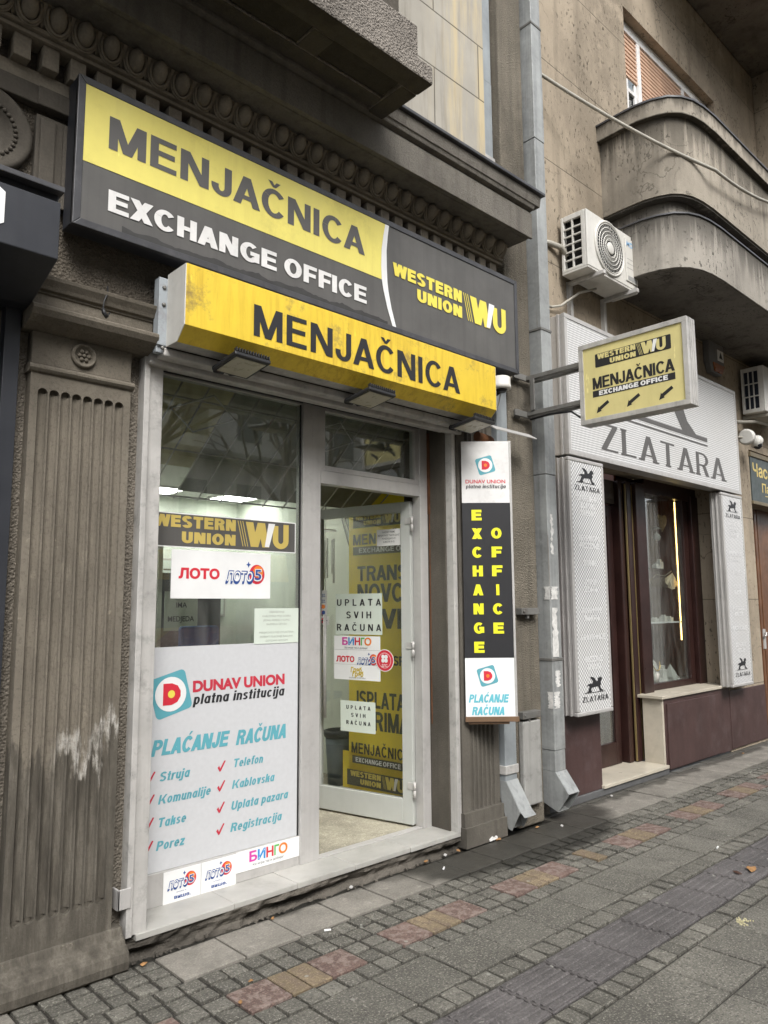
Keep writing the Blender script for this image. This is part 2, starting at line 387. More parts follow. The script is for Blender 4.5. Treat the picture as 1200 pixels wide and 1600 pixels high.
def glass_mat(name, tint=(0.93, 0.96, 0.95), rough=0.0, ior=1.5, film=0.0):
    m = bpy.data.materials.new(name); m.use_nodes = True; t = m.node_tree; t.nodes.clear()
    out = t.nodes.new('ShaderNodeOutputMaterial'); tr = t.nodes.new('ShaderNodeBsdfTransparent'); gl = t.nodes.new('ShaderNodeBsdfGlossy')
    tr.inputs[0].default_value = (*tint, 1); gl.inputs['Roughness'].default_value = rough
    ge = t.nodes.new('ShaderNodeNewGeometry'); dt = t.nodes.new('ShaderNodeVectorMath'); dt.operation = 'DOT_PRODUCT'
    t.links.new(ge.outputs['Normal'], dt.inputs[0]); t.links.new(ge.outputs['Incoming'], dt.inputs[1])
    def mth(op, a, b=0.0, c=0.0):
        n = t.nodes.new('ShaderNodeMath'); n.operation = op
        for x, i in ((a, 0), (b, 1), (c, 2)):
            if isinstance(x, (int, float)): n.inputs[i].default_value = x
            else: t.links.new(x, n.inputs[i])
        return n.outputs[0]
    inv = mth('SUBTRACT', 1.0, mth('ABSOLUTE', dt.outputs['Value'])); fres = mth('MULTIPLY_ADD', mth('POWER', inv, 5.0), 0.96, 0.04)
    mx = t.nodes.new('ShaderNodeMixShader')
    k = t.nodes.new('ShaderNodeMath'); k.operation = 'MULTIPLY_ADD'; k.inputs[1].default_value = 2.3; k.inputs[2].default_value = film; k.use_clamp = True
    t.links.new(fres, k.inputs[0]); t.links.new(k.outputs[0], mx.inputs[0])
    t.links.new(tr.outputs[0], mx.inputs[1]); t.links.new(gl.outputs[0], mx.inputs[2])
    if film:                                          # a thin film of street dust on the pane
        df = t.nodes.new('ShaderNodeBsdfDiffuse'); df.inputs[0].default_value = (0.5, 0.49, 0.45, 1)
        geo = t.nodes.new('ShaderNodeNewGeometry'); mp = t.nodes.new('ShaderNodeMapping'); mp.inputs['Scale'].default_value = (9, 9, 2)
        nz = t.nodes.new('ShaderNodeTexNoise'); nz.inputs['Scale'].default_value = 1.5; nz.inputs['Detail'].default_value = 8
        t.links.new(geo.outputs['Position'], mp.inputs[0]); t.links.new(mp.outputs[0], nz.inputs['Vector'])
        mr = t.nodes.new('ShaderNodeMapRange'); mr.inputs[1].default_value = 0.4; mr.inputs[2].default_value = 0.75; mr.inputs[3].default_value = 0.01; mr.inputs[4].default_value = 0.09
        t.links.new(nz.outputs['Fac'], mr.inputs[0])
        m2 = t.nodes.new('ShaderNodeMixShader'); t.links.new(mr.outputs[0], m2.inputs[0]); t.links.new(mx.outputs[0], m2.inputs[1]); t.links.new(df.outputs[0], m2.inputs[2])
        t.links.new(m2.outputs[0], out.inputs[0])
    else: t.links.new(mx.outputs[0], out.inputs[0])
    return m
GLASS = glass_mat("window_glass", film=0.02)
GLASS_C = glass_mat("clean_glass", (0.97, 0.98, 0.97), film=0.0)
def emit(name, c, s):
    m = bpy.data.materials.new(name); m.use_nodes = True; p = m.node_tree.nodes['Principled BSDF']
    p.inputs['Base Color'].default_value = (*c, 1); p.inputs['Emission Color'].default_value = (*c, 1); p.inputs['Emission Strength'].default_value = s
    return m

ALU = plain("aluminium", (0.50, 0.485, 0.465), 0.42, 0.25, var=0.07, streak=0.16, dirt=0.15, bump=0.03)
ALU_W = plain("worn_aluminium", (0.48, 0.465, 0.44), 0.5, 0.15, var=0.14, streak=0.4, dirt=0.4, bump=0.1)
ALU_P = plain("pale_door_paint", (0.44, 0.45, 0.42), 0.4, 0.0, var=0.05, streak=0.08)
def zinc_mat():
    t = NT("zinc"); c = (0.345, 0.355, 0.345)
    col = t.ramp(t.noise(2.5, detail=8, rough=0.65), [(0.3, sc(c, 0.72)), (0.7, sc(c, 1.22))])
    st = t.mapr(t.noise(1.0, mapping=(20, 20, 0.6), detail=6), 0.5, 0.72)
    col = t.mix(t.math('MULTIPLY', st, 0.5, True), col, (0.12, 0.12, 0.118))
    v = t.n('ShaderNodeTexVoronoi'); v.inputs['Scale'].default_value = 45; t.l(t.pos, v.inputs['Vector'])
    sp = t.n('ShaderNodeSeparateColor'); t.l(v.outputs['Color'], sp.inputs[0])
    col = t.mix(t.math('MULTIPLY', sp.outputs[0], 0.16), col, (0.48, 0.5, 0.5))
    t.color(col); wh = t.mapr(t.noise(6, detail=9, rough=.75), .58, .7)
    col = t.mix(t.math('MULTIPLY', wh, .35), col, (.55, .55, .52)); rs = t.mapr(t.noise(1.0, mapping=(30, 30, .8), detail=6), .66, .74)
    col = t.mix(t.math('MULTIPLY', rs, .5), col, (.14, .08, .045)); t.color(col)
    t.setp(0.55, 0.3, 0.4); t.bump(t.noise(5, detail=3), 0.4, 0.025)
    return t.m
ZINC = zinc_mat()
STEEL = plain("galvanised_steel", (0.20, 0.195, 0.18), 0.5, 0.4, var=0.2, dirt=0.45, dirtc=(0.09, 0.05, 0.03), bump=0.1)
DKMET = plain("dark_anthracite", (0.030, 0.032, 0.038), 0.38, 0.0, var=0.15, vs=3, streak=0.25, bump=0.03)
SIGNFR = plain("charcoal_sign_frame", (0.062, 0.062, 0.066), 0.4, 0.1, var=0.2, streak=0.3, dirt=0.2, dirtc=(0.2, 0.19, 0.18), bump=0.05)
CHAR = plain("charcoal_panel", (0.100, 0.096, 0.090), 0.5, 0.0, var=0.14, vs=3, streak=0.25, dirt=0.12, dirtc=(0.2, 0.19, 0.17))
BLACK = flat("black_print", (0.022, 0.022, 0.024), 0.5)
DKGREY = flat("dark_grey_print", (0.105, 0.10, 0.095), 0.5, vs=12)
WHITE = plain("white_print", (0.78, 0.78, 0.77), 0.5, var=0.05)
WHITE_D = plain("scuffed_white_print", (0.70, 0.69, 0.67), 0.6, var=0.1, dirt=0.35, dirtc=(0.4, 0.38, 0.36))
PAPER = plain("paper", (0.74, 0.73, 0.70), 0.8, var=0.04, vs=3)
PAPER_G = plain("taped_paper", (0.60, 0.66, 0.58), 0.7, var=0.05, vs=4)
def yellow_mat(name, c, dirty=0.3, ember=0.0):
    t = NT(name)
    col = t.ramp(t.noise(2.4, detail=7, rough=0.6), [(0.3, sc(c, 0.9)), (0.7, sc(c, 1.08))])
    st = t.math('MULTIPLY', t.mapr(t.noise(1.0, mapping=(26, 26, 2.2), detail=9, rough=0.7), 0.46, 0.72), t.mapr(t.noise(1.4, detail=4), 0.35, 0.6), True)
    col = t.mix(t.math('MULTIPLY', st, dirty, True), col, (c[0]*0.55, c[1]*0.42, c[2]*0.4))
    d = t.mapr(t.noise(4.0, detail=10, rough=0.8), 0.54, 0.68)
    col = t.mix(t.math('MULTIPLY', d, dirty, True), col, (0.24, 0.17, 0.06))
    sc_ = t.mapr(t.noise(24, mapping=(1, 1, 0.25), detail=4), 0.69, 0.73)
    col = t.mix(t.math('MULTIPLY', sc_, 0.45, True), col, sc(c, 1.5))
    t.color(col); t.setp(t.mapr(t.noise(4), 0.3, 0.7, 0.3, 0.5), 0, 0.4)
    t.bump(t.noise(6, detail=2), 0.06, 0.02)
    if ember:
        t.l(col, t.p.inputs['Emission Color']); t.p.inputs['Emission Strength'].default_value = ember
    return t.m
YEL = yellow_mat("pale_yellow_panel", (0.80, 0.70, 0.17), 0.18)
YEL_BOX = yellow_mat("golden_yellow_panel", (0.74, 0.53, 0.05), 0.95)
YEL_P = yellow_mat("faded_yellow_panel", (0.68, 0.60, 0.27), 0.12)
YEL_T = flat("yellow_print", (0.78, 0.66, 0.10), 0.45)
GOLD_T = flat("gold_print", (0.56, 0.43, 0.12), 0.45)
LEMON = flat("lemon_print", (0.80, 0.78, 0.03), 0.45)
TEAL = flat("teal_print", (0.11, 0.36, 0.42), 0.5)
TEAL_L = flat("light_teal_print", (0.13, 0.47, 0.56), 0.5)
RED = flat("red_print", (0.50, 0.035, 0.06), 0.5)
REDB = flat("bright_red_print", (0.60, 0.03, 0.05), 0.5)
NAVY = flat("navy_print", (0.03, 0.08, 0.28), 0.5)
BLUE = flat("blue_print", (0.03, 0.25, 0.60), 0.5)
MAG = flat("magenta_print", (0.62, 0.05, 0.35), 0.5)
GREEN = flat("green_print", (0.12, 0.45, 0.10), 0.5)
ORANGE = flat("orange_print", (0.80, 0.22, 0.03), 0.5)
BROWN = plain("brown_dado_paint", (0.066, 0.037, 0.034), 0.5, var=0.2, vs=2.5, streak=0.3, dirt=0.35, dirtc=(0.13, 0.10, 0.10), bump=0.12)
WOOD_R = plain("dark_red_wood", (0.030, 0.013, 0.011), 0.35, var=0.3, vs=4, streak=0.4)
WOOD_B = plain("brown_wood", (0.14, 0.062, 0.028), 0.4, var=0.3, vs=5, streak=0.5)
MARBLE = plain("worn_marble", (0.50, 0.455, 0.37), 0.35, var=0.14, vs=2.2, dirt=0.3, dirtc=(0.22, 0.19, 0.15), bump=0.04)
MARBLE_G = plain("grey_marble", (0.40, 0.39, 0.36), 0.4, var=0.2, vs=2.5, dirt=0.4, dirtc=(0.17, 0.155, 0.13), bump=0.08)
TERRAZZO = tile_mat("terrazzo_floor", (0.38, 0.35, 0.27), 0.0, 0.05, wet=False, speck=0.35)
INWALL = plain("pale_green_wall", (0.66, 0.70, 0.61), 0.8, var=0.05, vs=1.5)
INCEIL = plain("grey_white_ceiling", (0.62, 0.63, 0.59), 0.85, var=0.05, vs=1.0)
PLAST_W = plain("off_white_plastic", (0.60, 0.585, 0.54), 0.45, var=0.06, streak=0.12, dirt=0.12)
PLAST_B = plain("black_plastic", (0.022, 0.022, 0.023), 0.45, var=0.2)
DARK = plain("dark_void", (0.012, 0.011, 0.010), 0.9)
RUBBER = plain("black_rubber", (0.018, 0.018, 0.018), 0.7)
CABLE_W = plain("dirty_white_cable", (0.36, 0.34, 0.29), 0.6, var=0.15)
TAPE = plain("brown_parcel_tape", (0.16, 0.10, 0.06), 0.35, var=0.15)
RUST = plain("rust", (0.12, 0.05, 0.02), 0.9, var=0.4, vs=12, bump=0.5)
LED = emit("ceiling_panel_light", (1.0, 0.98, 0.93), 11.0)
LEDSTRIP = emit("warm_led_strip", (1.0, 0.66, 0.22), 5.0)
LENS = plain("cloudy_lamp_glass", (0.46, 0.43, 0.33), 0.3, var=0.08)
LEAF = plain("dead_leaf", (0.28, 0.15, 0.06), 0.8, var=0.3, vs=30)
LEAF_D = plain("dark_dead_leaf", (0.06, 0.028, 0.018), 0.7, var=0.3, vs=30)

def mesh_mat(name, cell, rot=rad(45)):          # white perforated film: tiny grey openings in white
    t = NT(name)
    cmb = t.n('ShaderNodeCombineXYZ'); o = t.xyz(); t.l(o[0], cmb.inputs[0]); t.l(o[2], cmb.inputs[1])
    mp = t.n('ShaderNodeMapping'); mp.inputs['Rotation'].default_value = (0, 0, rot); t.l(cmb.outputs[0], mp.inputs[0])
    ch = t.n('ShaderNodeTexChecker'); ch.inputs['Scale'].default_value = 1.0/cell; t.l(mp.outputs[0], ch.inputs['Vector'])
    ch.inputs['Color1'].default_value = (0.74, 0.74, 0.73, 1); ch.inputs['Color2'].default_value = (0.33, 0.33, 0.33, 1)
    col = t.mix(t.mapr(t.noise(1.3, detail=7), 0.4, 0.7, 0.0, 0.25), ch.outputs['Color'], (0.45, 0.43, 0.38))
    t.color(col); t.setp(0.5, 0, 0.3); return t.m
PERF = mesh_mat("perforated_white_film", 0.0185, 0.0)
PERF_F = mesh_mat("perforated_fascia_film", 0.015, rad(45))

# ------------------------------------------------------------------ lettering
def arcq(cx, cy, rx, ry, tx, ty, a0, a1, n=None):
    n = n or max(4, int(abs(a1-a0)/12)); out = []
    for i in range(n):
        p, q = rad(a0+(a1-a0)*i/n), rad(a0+(a1-a0)*(i+1)/n)
        out.append([(cx+rx*math.cos(p), cy+ry*math.sin(p)), (cx+rx*math.cos(q), cy+ry*math.sin(q)),
                    (cx+(rx-tx)*math.cos(q), cy+(ry-ty)*math.sin(q)), (cx+(rx-tx)*math.cos(p), cy+(ry-ty)*math.sin(p))])
    return out
def rc(x0, y0, x1, y1): return [[(x0, y0), (x1, y0), (x1, y1), (x0, y1)]]
def dg(xb, xt, hw, y0=0.0, y1=1.0): return [[(xb, y0), (xb+hw, y0), (xt+hw, y1), (xt, y1)]]
def glyph(ch, t, b):
    h = b                                      # horizontal bar weight
    if ch == 'M': w = 0.72+t*0.75; k = t*1.05; return w, rc(0,0,t,1)+rc(w-t,0,w,1)+dg(w/2-k/2, 0.02, k)+dg(w/2-k/2, w-k-0.02, k)
    if ch == 'N': w = 0.60+t*0.8; k = t*1.2; return w, rc(0,0,t,1)+rc(w-t,0,w,1)+dg(w-k, 0, k)
    if ch == 'E': w = 0.48+t*0.9; return w, rc(0,0,t,1)+rc(t,0,w,h)+rc(t,1-h,w-0.01,1)+rc(t,.5-h/2+.02,w-.05,.5+h/2+.02)
    if ch == 'F': w = 0.44+t*0.9; return w, rc(0,0,t,1)+rc(t,1-h,w,1)+rc(t,.48-h/2,w-.06,.48+h/2)
    if ch == 'L': w = 0.42+t*0.9; return w, rc(0,0,t,1)+rc(t,0,w,h)
    if ch == 'T': w = 0.50+t*0.9; return w, rc(0,1-h,w,1)+rc(w/2-t/2,0,w/2+t/2,1-h)
    if ch == 'I': return t, rc(0,0,t,1)
    if ch == 'H': w = 0.56+t*0.8; return w, rc(0,0,t,1)+rc(w-t,0,w,1)+rc(t,.5-h/2,w-t,.5+h/2)
    if ch == 'J': w = 0.42+t*0.75; return w, rc(w-t,.28,w,1)+arcq(w/2,.29,w/2,.305,t,h,180,360)+rc(0,.28,t,.36)
    if ch == 'U': w = 0.56+t*0.8; return w, rc(0,.32,t,1)+rc(w-t,.32,w,1)+arcq(w/2,.33,w/2,.345,t,h,180,360)
    if ch == 'A': w = 0.64+t*0.8; k = t*1.1; return w, dg(0, w/2-k/2, k)+dg(w-k, w/2-k/2, k)+rc(w*.22,.2,w*.78,.2+h*.9)
    if ch == 'V': w = 0.62+t*0.8; k = t*1.1; return w, dg(w/2-k/2, 0, k)+dg(w/2-k/2, w-k, k)
    if ch == 'W': w = 0.92+t*1.1; k = t*1.02; return w, dg(w*.27-k/2, 0, k)+dg(w*.27-k/2, w/2-k/2, k)+dg(w*.73-k/2, w/2-k/2, k)+dg(w*.73-k/2, w-k, k)
    if ch == 'X': w = 0.62+t*0.8; k = t*1.2; return w, dg(0, w-k, k)+dg(w-k, 0, k)
    if ch == 'Z': w = 0.52+t*0.8; k = t*1.25; return w, rc(0,0,w,h)+rc(0,1-h,w,1)+dg(0.0, w-k, k, h, 1-h)
    if ch == 'K': w = 0.66+t*0.95; k = t*1.02; return w, rc(0,0,t,1)+dg(t*.85, w-k, k, .36, 1)+dg(w-k, t+.06, k, 0, .60)
    if ch == 'O': w = 0.68+t*0.7; return w, arcq(w/2,.5,w/2,.515,t,h,0,360,30)
    if ch in 'CČĆ':
        w = 0.64+t*0.7; g = arcq(w/2,.5,w/2,.515,t,h,38,322,24)
        if ch == 'Č': g = g+[[(w/2-.2,1.28),(w/2-.07,1.28),(w/2+.05,1.08),(w/2-.05,1.08)], [(w/2+.2,1.28),(w/2+.07,1.28),(w/2-.05,1.08),(w/2+.05,1.08)]]
        if ch == 'Ć': g = g+[[(w/2-.06,1.07),(w/2+.07,1.07),(w/2+.24,1.29),(w/2+.05,1.29)]]
        return w, g
    if ch == 'G': w = 0.68+t*0.7; return w, arcq(w/2,.5,w/2,.515,t,h,48,325,24)+rc(w*.52,.36,w,.36+h)+rc(w-t*.9,.06,w,.37)
    if ch == 'D': w = 0.58+t*0.8; return w, rc(0,0,t,1)+arcq(w*.42,.5,w*.58,.5,t,h,-90,90,18)+rc(t,0,w*.43,h)+rc(t,1-h,w*.43,1)
    if ch == 'P': w = 0.52+t*0.8; return w, rc(0,0,t,1)+arcq(w*.5,.69,w*.5,.31,t,h*.9,-90,90,14)+rc(t,1-h*.9,w*.51,1)+rc(t,.38,w*.51,.38+h*.9)
    if ch == 'R': w = 0.56+t*0.9; k = t*1.2; return w, rc(0,0,t,1)+arcq(w*.5,.71,w*.48,.29,t,h*.9,-90,90,14)+rc(t,1-h*.9,w*.51,1)+rc(t,.42,w*.51,.42+h*.9)+dg(w-k, w*.45, k, 0, .45)
    if ch == 'B': w = 0.54+t*0.8; return w, rc(0,0,t,1)+arcq(w*.48,.745,w*.46,.255,t,h*.9,-90,90,12)+arcq(w*.5,.27,w*.5,.27,t,h*.9,-90,90,12)+rc(t,1-h*.9,w*.49,1)+rc(t,0,w*.51,h*.9)+rc(t,.49-h*.3,w*.5,.49+h*.5)
    if ch == 'S': w = 0.54+t*0.8; return w, arcq(w/2,.735,w/2,.28,t,h*.95,20,270,18)+arcq(w/2,.275,w/2,.29,t,h*.95,-160,90,18)
    return lower(ch, t, b)
KERN = ('EX', 'XC', 'LA', 'AT', 'TA', 'RA', 'WE', 'FI')
def lower(ch, t, b):
    # lower case
    xh = 0.74; lw = 0.40+t*0.75; q = t*0.95; hh = b*0.95
    if ch in 'acdegopqb':
        w = lw; g = arcq(w/2, xh/2, w/2, xh/2+.012, q, hh, 0, 360, 20) if ch not in 'ce' else (arcq(w/2, xh/2, w/2, xh/2+.012, q, hh, 42, 318, 16) if ch == 'c' else arcq(w/2, xh/2, w/2, xh/2+.012, q, hh, 0, 318, 16)+rc(q*.6, xh*.40, w-.01, xh*.40+hh*.72))
        if ch == 'a': g = g+rc(w-q, 0, w, xh)
        if ch == 'd': g = g+rc(w-q, 0, w, 1.0)
        if ch == 'b': g = g+rc(0, 0, q, 1.0)
        if ch == 'p': g = g+rc(0, -.27, q, xh)
        if ch == 'g': g = g+rc(w-q, -.02, w, xh)+arcq(w/2, -.02, w/2, .27, q, hh, 200, 360, 10)
        return w, g
    if ch in 'nmhu':
        w = lw*.96; r = w/2
        if ch == 'u': return w, rc(0, r, q, xh)+rc(w-q, 0, w, xh)+arcq(r, r, r, r, q, hh, 180, 360, 10)
        g = rc(0, 0, q, xh)+rc(w-q, 0, w, xh-r)+arcq(r, xh-r, r, r, q, hh, 0, 180, 10)
        if ch == 'm': return w*2-q, g+rc(2*w-2*q, 0, 2*w-q, xh-r)+arcq(r+w-q, xh-r, r, r, q, hh, 0, 180, 10)
        return w, g
    if ch == 'r': w = lw*.72; return w, rc(0, 0, q, xh)+arcq(w*.72, xh-w*.62, w*.72, w*.62, q, hh, 50, 180, 8)
    if ch == 's': w = lw*.86; return w, arcq(w/2, xh*.73, w/2, xh*.275, q, hh*.9, 20, 270, 14)+arcq(w/2, xh*.275, w/2, xh*.285, q, hh*.9, -160, 90, 14)
    if ch == 't': w = lw*.66; return w, rc(w*.22, 0.08, w*.22+q, .96)+rc(0, xh-hh*.85, w, xh)+rc(w*.22, 0, w*.95, hh*.85)
    if ch == 'f': w = lw*.66; return w, rc(w*.22, 0, w*.22+q, .8)+rc(0, xh-hh*.85, w*.95, xh)+rc(w*.22+q*.2, 1.02-hh*.85, w*1.15, 1.02)+rc(w*.22, .78, w*.22+q*.9, .97)
    if ch == 'i': return q, rc(0, 0, q, xh)+rc(0, .84, q, 1.02)
    if ch == 'l': return q, rc(0, 0, q, 1.0)
    if ch == 'j': return q, rc(0, -.16, q, xh)+rc(0, .84, q, 1.02)+rc(-q*.9, -.27, q*.8, -.27+hh)
    if ch == 'k': w = lw*.98; return w, rc(0, 0, q, 1.0)+dg(q*.8, w-q*1.2, q*1.15, .28, xh)+dg(w-q*1.15, q+.06, q*1.15, 0, .45)
    if ch == 'z': w = lw*.88; return w, rc(0, 0, w, hh)+rc(0, xh-hh, w, xh)+dg(0, w-q*1.2, q*1.2, hh, xh-hh)
    if ch == 'v': w = lw*.98; return w, dg(w/2-q*.55, 0, q*1.1, 0, xh)+dg(w/2-q*.55, w-q*1.1, q*1.1, 0, xh)
    return 0.3, []
def line_polys(s, t=0.2, b=None, gap=0.13, space=0.34):
    b = b or t*0.86; x = 0.0; out = []; prev = None
    for ch in s:
        if ch == ' ': x += space; prev = None; continue
        w, g = glyph(ch, t, b)
        if prev is not None:
            x += gap
            if prev in 'AV' or ch in 'AV' or prev+ch in KERN: x -= .055
            if prev in 'CČĆ': x -= .05
            if ch == 'J': x -= .03
        prev = ch
        out += [[(px+x, py) for px, py in p] for p in g]; x += w
    return x, out
def stroke_text(mb, s, O, R, U, width, cap, t=0.2, b=None, gap=0.13, off=0.002, shear=0.0, space=0.34):
    w, ps = line_polys(s, t, b, gap, space); kx = width/w
    mb.sheet2d([[(px*kx+shear*py*cap, py*cap) for px, py in p] for p in ps], O, R, U, off)
    return mb
_fc = {}
def font_mesh(s, offset):
    key = (s, offset)
    if key in _fc: return _fc[key]
    def mk(body):
        c = bpy.data.curves.new('tmp', 'FONT'); c.body = body; c.size = 1.0; c.offset = offset; c.resolution_u = 4
        o = bpy.data.objects.new('tmp', c); COL.objects.link(o)
        me = bpy.data.meshes.new_from_object(o)
        vs = [(v.co.x, v.co.y) for v in me.vertices]; fs = [tuple(p.vertices) for p in me.polygons]
        bpy.data.objects.remove(o); bpy.data.curves.remove(c); bpy.data.meshes.remove(me)
        return vs, fs
    vs, fs = mk(s); hv, _ = mk('H')
    cap = max(v[1] for v in hv)-offset*0 if hv else 0.7
    x0 = min(v[0] for v in vs); x1 = max(v[0] for v in vs)
    _fc[key] = (vs, fs, x0, x1, cap); return _fc[key]
def font_text(mb, s, O, R, U, width=None, cap=0.05, offset=0.015, off=0.002, shear=0.0, kx=1.0, align='L'):
    vs, fs, x0, x1, c = font_mesh(s, offset); k = cap/c
    if width: kx = width/((x1-x0)*k)
    w = (x1-x0)*k*kx
    dx = {'L': 0, 'C': -w/2, 'R': -w}[align]
    O, R, U = Vector(O), Vector(R), Vector(U); N = R.cross(U).normalized(); b = len(mb.v)
    mb.v += [O+R*((x-x0)*k*kx+dx+shear*y*k)+U*(y*k)+N*off for x, y in vs]
    for f in fs:
        a = sum(vs[f[i]][0]*vs[f[(i+1) % len(f)]][1]-vs[f[(i+1) % len(f)]][0]*vs[f[i]][1] for i in range(len(f)))
        mb.face([b+i for i in (f if a > 0 else reversed(f))])
    return mb
def disc(cx, cy, rx, ry=None, n=28): return [[(cx+rx*math.cos(2*math.pi*k/n), cy+(ry or rx)*math.sin(2*math.pi*k/n)) for k in range(n)]]
def roundrect(cx, cy, w, h, r, ang=0.0, n=5):
    pts = []
    for sx, sy, a0 in ((1, 1, 0), (-1, 1, 90), (-1, -1, 180), (1, -1, 270)):
        for k in range(n+1):
            a = rad(a0+90*k/n); pts.append((sx*(w/2-r)+r*math.cos(a), sy*(h/2-r)+r*math.sin(a)))
    c, s = math.cos(ang), math.sin(ang)
    return [[(cx+x*c-y*s, cy+x*s+y*c) for x, y in pts]]

def money_logo(mb, O, R, U, width, mi_main, mi_white, off=0.002):
    """WESTERN / UNION, three slanted rules, WU"""
    O, R, U = Vector(O), Vector(R), Vector(U); k = width/1.19
    mb.mat(mi_main)
    stroke_text(mb, 'WESTERN', O+U*0.113*k, R, U, 0.684*k, 0.088*k, t=0.31, b=0.25, gap=0.10, off=off)
    stroke_text(mb, 'UNION', O+R*0.226*k, R, U, 0.458*k, 0.084*k, t=0.31, b=0.25, gap=0.10, off=off)
    for i in range(3):
        x = 0.700+0.022*i
        mb.sheet2d([[(k*(x+0.050), 0), (k*(x+0.057), 0), (k*(x+0.007), 0.198*k), (k*x, 0.198*k)]], O, R, U, off)
    h = 0.195*k; x0 = 0.775*k; w = 0.115*k; e = 0.0
    W = []
    for a, bb in ((0.050, 0.0), (0.054, 0.112), (0.158, 0.112)):
        W.append([(x0+a*k, 0), (x0+a*k+0.066*k, 0), (x0+bb*k+0.070*k, h), (x0+bb*k, h)])
    mb.sheet2d(W, O, R, U, off)
    ux = x0+0.258*k
    mb.sheet2d([[(ux+px*0.157*k, py*h) for px, py in p] for p in (rc(0, .3, .34, .93)+rc(.66, .3, 1, 1)+arcq(.5, .33, .5, .36, .34, .22, 180, 360))], O, R, U, off+0.001)
    mb.mat(mi_white)
    mb.sheet2d([[(x0+0.180*k, 0.02*h), (x0+0.222*k, 0.02*h), (x0+0.278*k, h), (x0+0.214*k, h)]], O, R, U, off+0.0022)
    return mb
def d_logo(mb, O, R, U, size, i_teal, i_white, i_red, i_yel, off=0.002, ang=rad(14)):
    """tilted rounded teal square, white disc, red D with a yellow dot; O is the centre"""
    s = size
    mb.mat(i_teal).sheet2d(roundrect(0, 0, s, s, s*0.12, ang), O, R, U, off)
    mb.mat(i_white).sheet2d(disc(0, 0, s*0.42), O, R, U, off+0.0012)
    D = [(-0.2, -0.25), (0.02, -0.25), (0.17, -0.19), (0.25, -0.06), (0.25, 0.06), (0.17, 0.19), (0.02, 0.25), (-0.2, 0.25)]
    mb.mat(i_red).sheet2d([[(x*s*1.05, y*s*1.05) for x, y in D]], O, R, U, off+0.0024)
    mb.mat(i_yel).sheet2d(disc(0.01*s, 0, s*0.095), O, R, U, off+0.0036)
    return mb
def loto5(mb, O, R, U, w, off=0.002):   # materials: 0 navy 1 white 2 red 3 orange
    O = Vector(O); R, U = Vector(R), Vector(U)
    mb.mat(2).sheet2d(disc(w*.80, w*.17, w*.2, w*.215), O, R, U, off)
    mb.mat(3).sheet2d(disc(w*.83, w*.23, w*.13, w*.13), O, R, U, off+.0008)
    mb.mat(0); font_text(mb, 'ЛОТО', O+R*w*.0+U*(-w*.03), R, U, w*.70, w*.23, 0.05, off+.0016, .12)
    font_text(mb, 'ЛОТО', O+R*w*.01+U*(w*.0), R, U, w*.70, w*.23, 0.05, off+.002, .12)
    mb.mat(1); font_text(mb, 'ЛОТО', O+R*w*.03+U*w*.02, R, U, w*.64, w*.19, 0.015, off+.0028, .12)
    mb.mat(1); font_text(mb, '5', O+R*w*.72+U*w*.04, R, U, w*.21, w*.25, 0.05, off+.0036)
    mb.mat(0); font_text(mb, '5', O+R*w*.735+U*w*.055, R, U, w*.17, w*.22, 0.02, off+.0044)
    mb.mat(0).sheet2d([[(w*.52, w*.38), (w*.56, w*.40), (w*.58, w*.45), (w*.60, w*.40), (w*.64, w*.38), (w*.60, w*.36), (w*.58, w*.31), (w*.56, w*.36)]], O, R, U, off)
    return mb
LOTM = [NAVY, WHITE, REDB, ORANGE]
def bingo(mb, O, R, U, w, h, off=0.002):      # materials 0..4 for the five letters
    O = Vector(O); R = Vector(R)
    for i, (ch, x, ww) in enumerate((('Б', 0, .2), ('И', .215, .2), ('Н', .435, .19), ('Г', .645, .13), ('О', .765, .235))):
        mb.mat(i); font_text(mb, ch, O+R*w*x, R, U, w*ww, h, 0.03, off)
    return mb
BINM = [MAG, BLUE, REDB, GREEN, ORANGE]
LION = [(0, 0), (.10, .06), (.16, .26), (.20, .36), (.14, .44), (.06, .38), (.03, .40), (.12, .52), (.22, .56), (.36, .55), (.40, .70), (.30, .86), (.24, 1.0), (.40, .96), (.52, .84), (.58, .66), (.66, .70), (.70, .86), (.80, .94), (.90, .88), (.93, .74), (.84, .62), (.86, .46), (.80, .34), (.84, .14), (.95, .06), (.95, 0), (.78, .0), (.74, .14), (.68, .32), (.5, .30), (.34, .28), (.26, .12), (.32, .05), (.30, 0), (.16, 0)]
def lion(mb, O, R, U, w, h, off=0.002):
    import mathutils
    tri = mathutils.geometry.tessellate_polygon([[Vector((x, y, 0)) for x, y in LION]])
    mb.sheet2d([[(LION[i][0]*w, LION[i][1]*h) for i in t] for t in tri], O, R, U, off, 0.0)
    mb.sheet2d([[(-.1*w, -.06*h), (1.05*w, -.06*h), (1.05*w, -.02*h), (-.1*w, -.02*h)]], O, R, U, off, 0.0)
    return mb

